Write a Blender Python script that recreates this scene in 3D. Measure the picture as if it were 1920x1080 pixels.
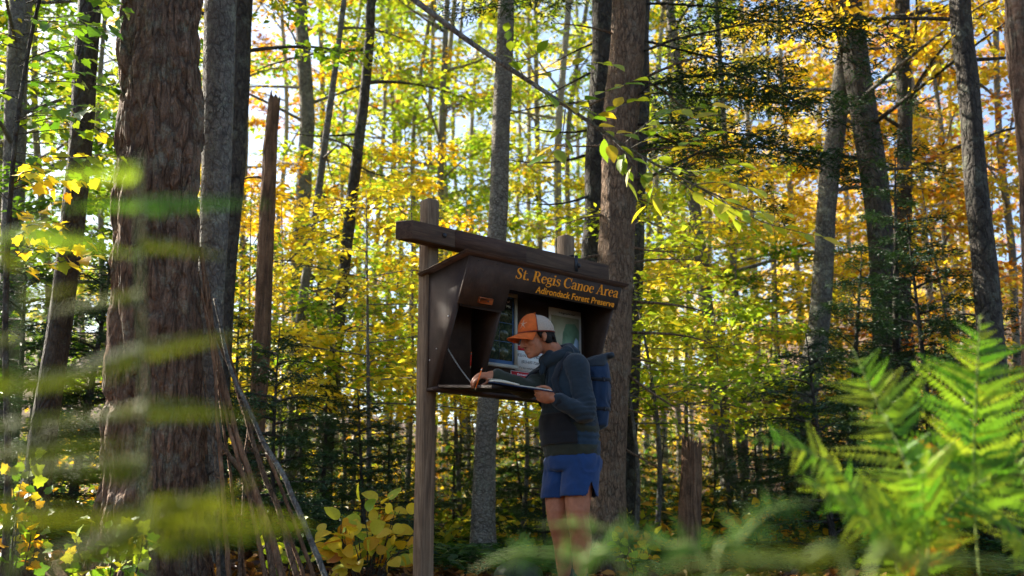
import bpy, math, random
import numpy as np
from mathutils import Vector, Matrix, Quaternion

for o in list(bpy.data.objects): bpy.data.objects.remove(o)
SC = bpy.context.scene
COL = SC.collection
R = math.radians

# ---------------------------------------------------------------- camera
PITCH = R(13); FPX = 2000.0; CAMZ = 0.35
cam_d = bpy.data.cameras.new('camera'); cam = bpy.data.objects.new('camera', cam_d); COL.objects.link(cam)
cam.location = (0, 0, CAMZ); cam.rotation_euler = (R(90) + PITCH, 0, 0)
cam_d.sensor_width = 36; cam_d.lens = FPX / 1920 * 36
cam_d.clip_start = 0.02; cam_d.clip_end = 2000
cam_d.dof.use_dof = True; cam_d.dof.focus_distance = 6.4; cam_d.dof.aperture_fstop = 2.2
SC.camera = cam

# ---------------------------------------------------------------- sky, sun, exposure
SUN_AZ = R(-56)          # from +Y (view direction), negative = to the left
SUN_EL = R(36)
world = bpy.data.worlds.new('World'); SC.world = world; world.use_nodes = True
wn = world.node_tree; bg = wn.nodes['Background']
sky = wn.nodes.new('ShaderNodeTexSky'); sky.sky_type = 'NISHITA'; sky.sun_disc = False
sky.sun_elevation = SUN_EL; sky.sun_rotation = SUN_AZ; sky.air_density = 1.0; sky.dust_density = 2.0; sky.ozone_density = 1.5
wn.links.new(sky.outputs[0], bg.inputs[0]); bg.inputs[1].default_value = 0.075
sun_d = bpy.data.lights.new('sun', 'SUN'); sun_d.energy = 5.0; sun_d.angle = R(0.5); sun_d.color = (1, 0.92, 0.78)
sun = bpy.data.objects.new('sun', sun_d); COL.objects.link(sun)
sdir = Vector((math.sin(SUN_AZ) * math.cos(SUN_EL), math.cos(SUN_AZ) * math.cos(SUN_EL), math.sin(SUN_EL)))
sun.rotation_euler = sdir.to_track_quat('Z', 'Y').to_euler(); sun.location = sdir * 60
vs = SC.view_settings; vs.view_transform = 'Standard'; vs.look = 'None'; vs.exposure = 2.1; vs.gamma = 1.0; vs.use_curve_mapping = False
SC.display_settings.display_device = 'sRGB'
cy = SC.cycles; cy.use_denoising = True; cy.use_adaptive_sampling = True; cy.adaptive_threshold = .03; cy.max_bounces = 6; cy.diffuse_bounces = 3; cy.glossy_bounces = 2
cy.transmission_bounces = 3; cy.transparent_max_bounces = 6; cy.caustics_reflective = False; cy.caustics_refractive = False
cy.sample_clamp_indirect = 6.0

# ---------------------------------------------------------------- helpers
def at(px, py, Y):
    """photo pixel (1920x1080) at world depth Y -> point"""
    a = (px - 960) / FPX; b = (540 - py) / FPX
    dy = math.cos(PITCH) - b * math.sin(PITCH); dz = math.sin(PITCH) + b * math.cos(PITCH)
    return Vector((a * Y / dy, Y, CAMZ + dz * Y / dy))
def mpp(Y, z=1.0):
    return (Y * math.cos(PITCH) + (z - CAMZ) * math.sin(PITCH)) / FPX      # metres in one photo pixel
def sst(e0, e1, x):
    t = np.clip((x - e0) / (e1 - e0), 0, 1); return t * t * (3 - 2 * t)

# value noise in numpy
_prm = np.random.RandomState(3).rand(64, 64, 64)
def vnoise(P, scale=1.0):
    q = np.asarray(P, float) * scale; i = np.floor(q).astype(int); f = q - i; f = f * f * (3 - 2 * f); i &= 63; j = (i + 1) & 63
    x0, y0, z0 = i.T; x1, y1, z1 = j.T; fx, fy, fz = f.T
    c = _prm
    a = c[x0, y0, z0] * (1 - fx) + c[x1, y0, z0] * fx; b = c[x0, y1, z0] * (1 - fx) + c[x1, y1, z0] * fx
    d = c[x0, y0, z1] * (1 - fx) + c[x1, y0, z1] * fx; e = c[x0, y1, z1] * (1 - fx) + c[x1, y1, z1] * fx
    return (a * (1 - fy) + b * fy) * (1 - fz) + (d * (1 - fy) + e * fy) * fz
def fbm(P, scale, octv=4):
    s = 0; a = .5
    for k in range(octv): s = s + a * vnoise(np.asarray(P) + 7.3 * k, scale * 2 ** k); a *= .5
    return s

def hgt(x, y):
    x = np.asarray(x, float); y = np.asarray(y, float)
    h = .03 * (y - 6.2) + .07 * np.maximum(0, y - 10) + .16 * np.maximum(0, y - 26) * sst(0.0, .42, x / np.maximum(y, 1))
    h = h + .10 * np.maximum(0, y - 40) * sst(-.05, -.4, x / np.maximum(y, 1))
    h = h + .17 * sst(-.9, -2.2, x) * sst(2.5, 5.5, y) * sst(14, 8, y)
    h = np.where(y < 6.2, .012 * (y - 6.2), h)
    P = np.stack([x, y, x * 0 + 1.3], -1).reshape(-1, 3)
    n = (fbm(P, .55, 4).reshape(x.shape) - .47)
    return h + n * (.16 + .02 * np.clip(y - 10, 0, 60)) * sst(1.2, 5, np.abs(y) + 0 * x)
def ground(x, y): return float(hgt(np.array([x]), np.array([y]))[0])

def mesh_np(name, V, F, mats=(), smooth=False, tint=None, midx=None):
    me = bpy.data.meshes.new(name); V = np.asarray(V, np.float32).reshape(-1, 3)
    Fs = F if isinstance(F, list) else [F]
    Fs = [np.asarray(f, np.int32) for f in Fs if len(f)]
    nl = sum(f.size for f in Fs); nf = sum(len(f) for f in Fs)
    me.vertices.add(len(V)); me.vertices.foreach_set('co', V.ravel())
    me.loops.add(nl); me.loops.foreach_set('vertex_index', np.concatenate([f.ravel() for f in Fs]))
    me.polygons.add(nf); tot = np.concatenate([np.full(len(f), f.shape[1]) for f in Fs]).astype(np.int32)
    me.polygons.foreach_set('loop_start', np.concatenate([[0], np.cumsum(tot)[:-1]]).astype(np.int32))
    if smooth: me.polygons.foreach_set('use_smooth', np.ones(nf, bool))
    for m in mats: me.materials.append(m)
    if midx is not None: me.polygons.foreach_set('material_index', np.asarray(midx, np.int32))
    me.update(calc_edges=True)
    if tint is not None:
        a = me.attributes.new('tint', 'FLOAT', 'FACE'); a.data.foreach_set('value', np.asarray(tint, np.float32))
    return me
def link(name, me, parent=None, loc=None, rot=None):
    o = bpy.data.objects.new(name, me); COL.objects.link(o)
    if parent is not None: o.parent = parent
    if loc is not None: o.location = loc
    if rot is not None: o.rotation_euler = rot
    return o
def tag(o, label=None, cat=None, group=None, kind=None):
    if label: o['label'] = label
    if cat: o['category'] = cat
    if group: o['group'] = group
    if kind: o['kind'] = kind
    return o
def thing(name, label, cat, loc=(0, 0, 0), group=None, rot=None):
    o = bpy.data.objects.new(name, None); COL.objects.link(o); o.location = loc; o.empty_display_size = .1
    if rot is not None: o.rotation_euler = rot
    return tag(o, label, cat, group)

class Geo:
    """collects geometry: quads and tris"""
    def __init__(s): s.V = []; s.Q = []; s.T = []; s.n = 0
    def add(s, V, Q=None, T=None):
        V = np.asarray(V, float).reshape(-1, 3); s.V.append(V)
        if Q is not None and len(Q): s.Q.append(np.asarray(Q, int) + s.n)
        if T is not None and len(T): s.T.append(np.asarray(T, int) + s.n)
        s.n += len(V)
    def mesh(s, name, mats, smooth=False, off=(0, 0, 0)):
        V = np.concatenate(s.V) - np.asarray(off, float)
        F = []
        if s.Q: F.append(np.concatenate(s.Q))
        if s.T: F.append(np.concatenate(s.T))
        return mesh_np(name, V, F, mats if isinstance(mats, (list, tuple)) else [mats], smooth)
    def box(s, c, size, M=None, bev=0.0):
        x, y, z = [d / 2 for d in size]; b = min(bev, x * .9, y * .9, z * .9)
        if b <= 0:
            V = np.array([(i, j, k) for i in (-x, x) for j in (-y, y) for k in (-z, z)])
            Q = [(0, 1, 3, 2), (4, 6, 7, 5), (0, 4, 5, 1), (2, 3, 7, 6), (0, 2, 6, 4), (1, 5, 7, 3)]; T = None
        else:
            V = []; idx = {}
            for i in (-1, 1):
                for j in (-1, 1):
                    for k in (-1, 1):
                        for ax in range(3):
                            p = [i * (x - b), j * (y - b), k * (z - b)]; p[ax] = (i * x, j * y, k * z)[ax]
                            idx[i, j, k, ax] = len(V); V.append(p)
            Q = []; T = []
            for ax in range(3):
                a1, a2 = [a for a in range(3) if a != ax]
                for sg in (-1, 1):
                    q = []
                    for (p1, p2) in ((-1, -1), (1, -1), (1, 1), (-1, 1)):
                        k = [0, 0, 0]; k[ax] = sg; k[a1] = p1; k[a2] = p2; q.append(idx[k[0], k[1], k[2], ax])
                    Q.append(q)
                for p1 in (-1, 1):
                    for p2 in (-1, 1):
                        k0 = [0, 0, 0]; k0[a1] = p1; k0[a2] = p2; k1 = list(k0); k0[ax] = -1; k1[ax] = 1
                        Q.append([idx[(*k0, a1)], idx[(*k1, a1)], idx[(*k1, a2)], idx[(*k0, a2)]])
            for i in (-1, 1):
                for j in (-1, 1):
                    for k in (-1, 1): T.append([idx[i, j, k, 0], idx[i, j, k, 1], idx[i, j, k, 2]])
            V = np.array(V)
        if M is not None: V = V @ np.array(M.to_3x3()).T
        s.add(V + np.asarray(c, float), Q, T)
    def prism(s, poly, d, origin=(0, 0, 0), ex=(1, 0, 0), ey=(0, 0, 1), ez=(0, 1, 0)):
        """closed prism: poly in (ex, ey), depth d along ez"""
        ex, ey, ez, o = [np.asarray(a, float) for a in (ex, ey, ez, origin)]
        P = np.array([o + p[0] * ex + p[1] * ey for p in poly]); n = len(P)
        V = np.concatenate([P, P + ez * d])
        T = [(0, i, i + 1) for i in range(1, n - 1)] + [(n, n + i + 1, n + i) for i in range(1, n - 1)]
        Q = [(i, n + i, n + (i + 1) % n, (i + 1) % n) for i in range(n)]
        s.add(V, Q, T)
    def tube(s, P, r, sides=8, caps=True, twist=None):
        V, Q, T = tube(P, r, sides, caps); s.add(V, Q, T)

def frames(P):
    P = np.asarray(P, float); t = np.gradient(P, axis=0); t /= np.linalg.norm(t, axis=1, keepdims=True) + 1e-9
    ref = np.array([0, 0, 1.]) if abs(t[0][2]) < .8 else np.array([1., 0, 0])
    a = np.cross(t[0], ref); a /= np.linalg.norm(a); A = [a]
    for i in range(1, len(P)):
        a = A[-1] - t[i] * (A[-1] @ t[i]); A.append(a / (np.linalg.norm(a) + 1e-9))
    A = np.array(A); return t, A, np.cross(t, A)
def tube(P, r, sides=8, caps=True):
    P = np.asarray(P, float); n = len(P); r = np.broadcast_to(np.asarray(r, float), (n,)) if np.ndim(r) < 2 else np.asarray(r)
    t, A, B = frames(P); th = np.linspace(0, 2 * np.pi, sides, endpoint=False)
    rr = r[:, None] if np.ndim(r) == 1 else r
    V = P[:, None] + rr[..., None] * (np.cos(th)[None, :, None] * A[:, None] + np.sin(th)[None, :, None] * B[:, None])
    V = V.reshape(-1, 3); i = np.arange(n - 1)[:, None] * sides; j = np.arange(sides)[None]; k = (j + 1) % sides
    Q = np.stack([i + j, i + k, i + sides + k, i + sides + j], -1).reshape(-1, 4); T = None
    if caps:
        V = np.concatenate([V, P[:1], P[-1:]]); b = n * sides; j = np.arange(sides); k = (j + 1) % sides
        T = np.concatenate([np.stack([k, j, np.full(sides, b)], -1), np.stack([b - sides + j, b - sides + k, np.full(sides, b + 1)], -1)])
    return V, Q, T
def crom(P, n):
    """smooth curve through points"""
    P = np.asarray(P, float)
    if len(P) < 3: return np.linspace(P[0], P[-1], n)
    E = np.concatenate([[2 * P[0] - P[1]], P, [2 * P[-1] - P[-2]]]); u = np.linspace(0, len(P) - 1 - 1e-6, n); i = u.astype(int); f = (u - i)[:, None]
    a, b, c, d = E[i], E[i + 1], E[i + 2], E[i + 3]
    return .5 * (2 * b + (c - a) * f + (2 * a - 5 * b + 4 * c - d) * f ** 2 + (3 * b - a - 3 * c + d) * f ** 3)

# ---------------------------------------------------------------- materials
class NT:
    def __init__(s, name):
        s.m = bpy.data.materials.new(name); s.m.use_nodes = True; s.t = s.m.node_tree; s.N = s.t.nodes; s.L = s.t.links
        s.b = s.N['Principled BSDF']; s.out = s.N['Material Output']; s.b.inputs['Specular IOR Level'].default_value = .3
    def n(s, kind, **k):
        o = s.N.new('ShaderNode' + kind)
        for a, v in k.items(): setattr(o, a, v)
        return o
    def co(s, scale=(1, 1, 1), kind='Object'):
        tc = s.n('TexCoord'); mp = s.n('Mapping'); mp.inputs['Scale'].default_value = scale; s.L.new(tc.outputs[kind], mp.inputs[0]); return mp.outputs[0]
    def noise(s, vec, scale, detail=6, rough=.6, dist=0):
        o = s.n('TexNoise'); s.L.new(vec, o.inputs['Vector'])
        for a, v in (('Scale', scale), ('Detail', detail), ('Roughness', rough), ('Distortion', dist)): o.inputs[a].default_value = v
        return o.outputs[0]
    def vor(s, vec, scale, feature='DISTANCE_TO_EDGE'):
        o = s.n('TexVoronoi', feature=feature); s.L.new(vec, o.inputs['Vector']); o.inputs['Scale'].default_value = scale; return o.outputs[0]
    def ramp(s, fac, stops, interp='LINEAR'):
        o = s.n('ValToRGB'); cr = o.color_ramp; cr.interpolation = interp
        while len(cr.elements) < len(stops): cr.elements.new(.5)
        for e, (p, c) in zip(cr.elements, stops):
            e.position = p; e.color = (*c, 1) if len(c) == 3 else c
        s.L.new(fac, o.inputs[0]); return o.outputs[0]
    def mix(s, f, a, b, mode='MIX'):
        o = s.n('Mix', data_type='RGBA', blend_type=mode)
        for sock, v in ((o.inputs[0], f), (o.inputs[6], a), (o.inputs[7], b)):
            if hasattr(v, 'links'): s.L.new(v, sock)
            else: sock.default_value = v if not isinstance(v, tuple) or len(v) == 4 else (*v, 1)
        return o.outputs[2]
    def math(s, op, a, b=0.0):
        o = s.n('Math', operation=op)
        for sock, v in zip(o.inputs, (a, b)):
            if hasattr(v, 'links'): s.L.new(v, sock)
            else: sock.default_value = v
        return o.outputs[0]
    def bump(s, h, strength=.5, dist=.02):
        o = s.n('Bump'); o.inputs['Strength'].default_value = strength; o.inputs['Distance'].default_value = dist
        s.L.new(h, o.inputs['Height']); s.L.new(o.outputs[0], s.b.inputs['Normal']); return o
    def base(s, c, rough=.8):
        if hasattr(c, 'links'): s.L.new(c, s.b.inputs['Base Color'])
        else: s.b.inputs['Base Color'].default_value = (*c, 1)
        s.b.inputs['Roughness'].default_value = rough; return s.m

def m_bark(name, dark, mid, light, vscale=.22, scale=22, furrow=9, lichen=None, lich_amt=.5, bump=.9, bdist=.02):
    """cracked plates, stretched along the trunk, with grain, stains and lichen"""
    t = NT(name); v = t.co((1, 1, vscale)); v1 = t.co((1, 1, 1))
    wob = t.n('TexNoise'); t.L.new(v, wob.inputs['Vector']); wob.inputs['Scale'].default_value = furrow * .8; wob.inputs['Detail'].default_value = 4
    va = t.n('VectorMath', operation='MULTIPLY_ADD'); t.L.new(wob.outputs['Color'], va.inputs[0]); va.inputs[1].default_value = (1.1 / furrow,) * 3; t.L.new(v, va.inputs[2]); vv = va.outputs[0]
    e = t.ramp(t.vor(vv, furrow), [(.0, (0, 0, 0)), (.16, (1, 1, 1))]); e2 = t.ramp(t.vor(vv, furrow * 2.7), [(.0, (0, 0, 0)), (.22, (1, 1, 1))])
    crk = t.ramp(t.noise(v1, 5.5, 5, .65), [(.38, (.15, .15, .15)), (.62, (1, 1, 1))])
    n1 = t.noise(vv, scale * 1.5, 9, .72, .4); n2 = t.noise(v1, 2.3, 4, .6); n3 = t.noise(v1, 70, 4, .7)
    c = t.ramp(n1, [(.30, dark), (.48, mid), (.70, light)]); c = t.mix(.35, c, t.ramp(n3, [(.3, dark), (.7, light)]))
    c = t.mix(t.math('MULTIPLY', t.math('MULTIPLY', t.math('SUBTRACT', 1.0, e), .9), crk), c, dark); c = t.mix(t.math('MULTIPLY', t.math('MULTIPLY', t.math('SUBTRACT', 1.0, e2), .5), crk), c, dark)
    c = t.mix(t.ramp(n2, [(.35, (0, 0, 0)), (.7, (.55, .55, .55))]), c, tuple(x * .55 for x in mid))
    if lichen:
        ln = t.noise(v1, 7.5, 8, .75); lf = t.ramp(ln, [(.52, (0, 0, 0)), (.62, (lich_amt,) * 3)]); c = t.mix(t.math('MULTIPLY', lf, t.ramp(n3, [(.35, (.3, .3, .3)), (.6, (1, 1, 1))])), c, lichen)
    h = t.math('ADD', t.math('ADD', e, t.math('MULTIPLY', e2, .35)), t.math('MULTIPLY', n1, .9)); t.bump(h, bump, bdist)
    return t.base(c, .9)
def m_leaf(name, stops, trans=.5, hue=.25, spec=.35):
    t = NT(name); at_ = t.n('Attribute', attribute_name='tint'); oi = t.n('ObjectInfo')
    f = t.math('ADD', at_.outputs['Fac'], t.math('MULTIPLY', t.math('SUBTRACT', oi.outputs['Random'], .5), hue))
    c = t.ramp(f, stops)
    nz = t.noise(t.co((1, 1, 1)), 55, 3, .6); c = t.mix(t.math('MULTIPLY', nz, .35), c, t.mix(1.0, c, (.62, .55, .4), 'MULTIPLY'))
    nb = t.ramp(t.noise(t.co((1, 1, 1)), 7, 5, .7), [(.54, (0, 0, 0)), (.70, (.55, .55, .55))]); c = t.mix(nb, c, t.mix(1.0, c, (.72, .50, .34), 'MULTIPLY'))
    t.base(c, .45); t.b.inputs['Specular IOR Level'].default_value = spec
    tr = t.n('BsdfTranslucent'); t.L.new(t.mix(1.0, c, (1.0, 1.0, .55), 'MULTIPLY'), tr.inputs[0])
    ms = t.n('MixShader'); ms.inputs[0].default_value = trans; t.L.new(t.b.outputs[0], ms.inputs[1]); t.L.new(tr.outputs[0], ms.inputs[2]); t.L.new(ms.outputs[0], t.out.inputs[0])
    return t.m
def m_plain(name, col, rough=.6, var=.25, scale=30, bump=0, bscale=200, metal=0, spec=.3, stretch=(1, 1, 1)):
    t = NT(name); v = t.co(stretch); n = t.noise(v, scale, 6, .65)
    c = t.ramp(n, [(.25, tuple(x * (1 - var) for x in col)), (.75, tuple(min(1, x * (1 + var)) for x in col))])
    if bump: t.bump(t.noise(v, bscale, 4, .6), bump, .004)
    t.b.inputs['Metallic'].default_value = metal; m = t.base(c, rough); t.b.inputs['Specular IOR Level'].default_value = spec; return m

M = {}
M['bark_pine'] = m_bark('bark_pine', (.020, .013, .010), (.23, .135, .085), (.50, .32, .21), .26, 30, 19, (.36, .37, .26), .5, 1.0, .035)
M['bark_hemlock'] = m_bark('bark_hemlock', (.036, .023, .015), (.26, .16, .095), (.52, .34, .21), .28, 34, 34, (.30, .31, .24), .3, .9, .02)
M['bark_grey'] = m_bark('bark_grey', (.03, .028, .026), (.17, .15, .125), (.36, .33, .28), .55, 26, 26, (.38, .40, .30), .6, .7, .015)
M['bark_birch'] = m_bark('bark_birch', (.05, .042, .034), (.31, .265, .205), (.56, .51, .41), 1.3, 22, 22, (.33, .35, .25), .5, .8, .02)
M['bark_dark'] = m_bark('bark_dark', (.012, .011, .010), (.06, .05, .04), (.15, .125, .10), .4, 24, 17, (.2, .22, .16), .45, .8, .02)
M['bark_pale'] = m_bark('bark_pale', (.10, .085, .07), (.40, .355, .28), (.66, .60, .49), 1.1, 22, 20, (.40, .42, .30), .5, .6, .015)
M['bark_snag'] = m_bark('bark_snag', (.035, .020, .012), (.26, .135, .070), (.46, .27, .15), .12, 26, 12, None, 0, 1.0, .02)
M['leaf_gold'] = m_leaf('leaf_gold', [(0, (.60, .22, .014)), (.2, (.80, .43, .024)), (.55, (.90, .63, .04)), (.85, (.86, .70, .06)), (1, (.50, .54, .045))])
M['leaf_yellow'] = m_leaf('leaf_yellow', [(0, (.80, .40, .02)), (.2, (.90, .62, .035)), (.55, (.88, .71, .06)), (.8, (.68, .66, .06)), (1, (.36, .48, .04))])
M['leaf_lime'] = m_leaf('leaf_lime', [(0, (.82, .64, .045)), (.2, (.66, .67, .06)), (.5, (.43, .56, .048)), (.8, (.24, .42, .032)), (1, (.12, .26, .02))])
M['leaf_green'] = m_leaf('leaf_green', [(0, (.70, .52, .04)), (.12, (.35, .42, .035)), (.45, (.16, .31, .022)), (.8, (.07, .18, .018)), (1, (.045, .12, .012))])
M['leaf_orange'] = m_leaf('leaf_orange', [(0, (.42, .10, .012)), (.35, (.66, .24, .02)), (.7, (.78, .42, .03)), (1, (.62, .52, .05))])
M['needle'] = m_leaf('needle', [(0, (.014, .042, .022)), (.5, (.034, .085, .036)), (1, (.085, .15, .045))], .22)
M['needle_light'] = m_leaf('needle_light', [(0, (.03, .07, .02)), (.5, (.07, .13, .03)), (1, (.16, .22, .05))], .3)
M['litter'] = m_leaf('litter', [(0, (.06, .025, .012)), (.4, (.20, .075, .025)), (.75, (.42, .19, .045)), (1, (.62, .38, .06))], .2)
t = NT('soil'); v = t.co(); n = t.noise(v, 6, 8, .7); n2 = t.noise(v, 45, 6, .7)
c = t.mix(n2, t.ramp(n, [(.3, (.018, .014, .010)), (.55, (.055, .035, .02)), (.75, (.03, .045, .015))]), (.12, .06, .025)); t.bump(n2, .8, .04); M['soil'] = t.base(c, .95)

# ---------------------------------------------------------------- ground
def build_ground():
    ys = np.concatenate([np.arange(-6, 20, .22), np.arange(20, 60, 1.2), np.geomspace(60, 420, 30)])
    us = np.linspace(-1, 1, 131); us = np.sign(us) * np.abs(us) ** 1.6
    W = np.maximum(14, np.abs(ys) * 1.1 + 6)
    X = us[None] * W[:, None]; Y = np.repeat(ys[:, None], len(us), 1); Z = hgt(X, Y)
    n, m = X.shape; i = np.arange(n - 1)[:, None] * m; j = np.arange(m - 1)[None]
    Q = np.stack([i + j, i + j + 1, i + m + j + 1, i + m + j], -1).reshape(-1, 4)
    o = link('ground', mesh_np('ground', np.stack([X, Y, Z], -1), Q, [M['soil']], True)); tag(o, kind='structure', label='dark forest floor of soil and fallen leaves')
build_ground()
# ---------------------------------------------------------------- leaves and trees
def unit(a): return a / (np.linalg.norm(a, axis=-1, keepdims=True) + 1e-9)
def leaf_arrays(P, D, N, L, wr=.55, fine=False, fold=.18):
    """leaves at P pointing D with normal N, length L. returns V, F(list)"""
    P, D, N = [np.asarray(a, float) for a in (P, D, N)]; L = np.asarray(L, float)[:, None]; n = len(P)
    S = unit(np.cross(D, N)); N = unit(np.cross(S, D)); b = np.arange(n)[:, None]
    if not fine:
        V = np.stack([P, P + D * L * .45 + S * L * wr * .5 + N * L * fold * .5, P + D * L - N * L * .06, P + D * L * .45 - S * L * wr * .5 + N * L * fold * .5], 1).reshape(-1, 3)
        return V, np.concatenate([b * 4 + [0, 1, 2], b * 4 + [0, 2, 3]], 1).reshape(-1, 3)
    k = N * L * fold * .5
    V = np.stack([P, P + D * L * .25 + S * L * wr * .42 + k, P + D * L * .65 + S * L * wr * .40 + k * .8, P + D * L - N * L * .1,
                  P + D * L * .65 - S * L * wr * .40 + k * .8, P + D * L * .25 - S * L * wr * .42 + k], 1).reshape(-1, 3)
    return V, np.concatenate([b * 6 + [0, 1, 2, 3], b * 6 + [0, 3, 4, 5]], 1).reshape(-1, 4)

def spray_leaves(rs, A, B, per, size, tilt=.35, spread=.14, droop=.25):
    """leaves set alternately along twigs A->B in rather flat sprays"""
    n = len(A); f = (np.arange(per)[None] + rs.rand(n, per)) / per; Dm = unit(B - A); ln = np.linalg.norm(B - A, axis=1)[:, None]
    up = unit(np.array([0, 0, 1.]) + rs.normal(0, tilt, (n, 3)) * [1, 1, .3]); S = unit(np.cross(Dm, up))
    side = np.where(np.arange(per)[None] % 2 == 0, 1., -1.) * (.55 + .6 * rs.rand(n, per))
    off = side * spread * rs.rand(n, per) * (1.15 - f)
    P = A[:, None] + (B - A)[:, None] * f[..., None] + S[:, None] * off[..., None] + rs.normal(0, .02 + spread * .16, (n, per, 3))
    D = unit(Dm[:, None] * .7 + S[:, None] * side[..., None] + np.array([0, 0, -droop]) + rs.normal(0, .25, (n, per, 3)))
    N = unit(up[:, None] + rs.normal(0, .4, (n, per, 3)))
    L = size * (.45 + .95 * rs.rand(n, per) ** 1.3)
    return P.reshape(-1, 3), D.reshape(-1, 3), N.reshape(-1, 3), L.ravel()

def px_path(pts, Y, top=None, wid=None):
    """trunk path from photo pixels, bottom first, taken down to the ground; pts = [(px, py, width_px)...] top first; Y number or list"""
    pts = pts[::-1]; n = len(pts); Ys = Y if isinstance(Y, (list, tuple)) else [Y] * n
    P = [at(p[0], p[1], y) for p, y in zip(pts, Ys)]; W = [p[2] * mpp(y, q.z) / 2 for p, q, y in zip(pts, P, Ys)]
    g = ground(P[0].x, P[0].y)
    if P[0].z > g - .1:
        d = (P[0] - P[1]); d = d / max(.3, abs(d.z)) if d.z < 0 else Vector((0, 0, -1)); d.x *= .6; d.y *= .6
        k = (P[0].z - (g - .12)); P.insert(0, P[0] + Vector((d.x * k, d.y * k, -k))); W.insert(0, W[0] * 1.06)
    if top is not None and top > P[-1].z:
        d = P[-1] - P[-2]; d = d / max(.2, d.z); k = top - P[-1].z; q = P[-1]; w = W[-1]
        P.append(q + Vector((d.x * k * .4, d.y * k * .4, k * .5))); W.append(w * .66)
        P.append(q + Vector((d.x * k * .6, d.y * k * .6, k))); W.append(w * .12)
    return np.array([tuple(p) for p in P]), np.array(W)

def trunk_geo(g, P, W, sides, rs, step=.12, flare=.55, rough=.08, fine=0.0, jag=0.0):
    L = np.concatenate([[0], np.cumsum(np.linalg.norm(np.diff(P, axis=0), axis=1))]); n = int(max(10, L[-1] / step))
    C = crom(P, n); l = np.linspace(0, 1, n); Lc = np.concatenate([[0], np.cumsum(np.linalg.norm(np.diff(C, axis=0), axis=1))])
    w = np.interp(Lc / Lc[-1], L / L[-1], W)
    C[:, :2] += (np.stack([fbm(np.stack([C[:, 2], l * 0 + s, l * 0], -1), .9, 3) for s in (rs.rand() * 50, rs.rand() * 50)], -1) - .45) * np.minimum(.10, w[:, None] * .8)
    z = C[:, 2] - C[0, 2]; w = w * (1 + flare * np.exp(-np.maximum(z - .1, 0) / .22))
    th = np.linspace(0, 2 * np.pi, sides, endpoint=False); so = rs.rand() * 40
    Q = np.stack([np.repeat(np.cos(th)[None], n, 0) * 1.6, np.repeat(np.sin(th)[None], n, 0) * 1.6, np.repeat(z[:, None], sides, 1) * 1.3], -1).reshape(-1, 3) + so
    rr = w[:, None] * (1 + rough * 2 * (fbm(Q, 1.0, 3).reshape(n, sides) - .45) + .18 * np.exp(-z / .3)[:, None] * np.cos(th * 4 + so)[None] * (flare > 0))
    if fine:   # furrowed plates
        Q2 = np.stack([np.repeat(np.cos(th)[None], n, 0) * w[:, None] * 15, np.repeat(np.sin(th)[None], n, 0) * w[:, None] * 15, np.repeat(z[:, None], sides, 1) * 2.6], -1).reshape(-1, 3) + so
        Q2 = Q2 + (fbm(Q2 * [.4, .4, 1.2], 1.0, 3)[:, None] - .5) * 1.6
        a = 1 - np.abs(2 * fbm(Q2, .8, 2) / .75 - 1); b = vnoise(Q2 * [1, 1, 1.6], 2.3)
        a2 = 1 - np.abs(2 * fbm(Q2 * [2.1, 2.1, 1.7] + 9, .8, 2) / .75 - 1)
        rr = rr - fine * (sst(.55, .93, a)).reshape(n, sides) - fine * .45 * sst(.6, .95, a2).reshape(n, sides) + fine * .4 * (b.reshape(n, sides) - .5)
    V, Qd, T = tube(C, rr, sides, True)
    if jag:
        jz = (fbm(np.c_[np.cos(th) * 2.2, np.sin(th) * 2.2, th * 0 + so], 1.5, 2) - .25) * jag; V[(n - 1) * sides:n * sides, 2] += jz; V[(n - 2) * sides:(n - 1) * sides, 2] += jz * .5; V[-1, 2] -= jag * .3
    g.add(V, Qd, T); return C, w

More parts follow.
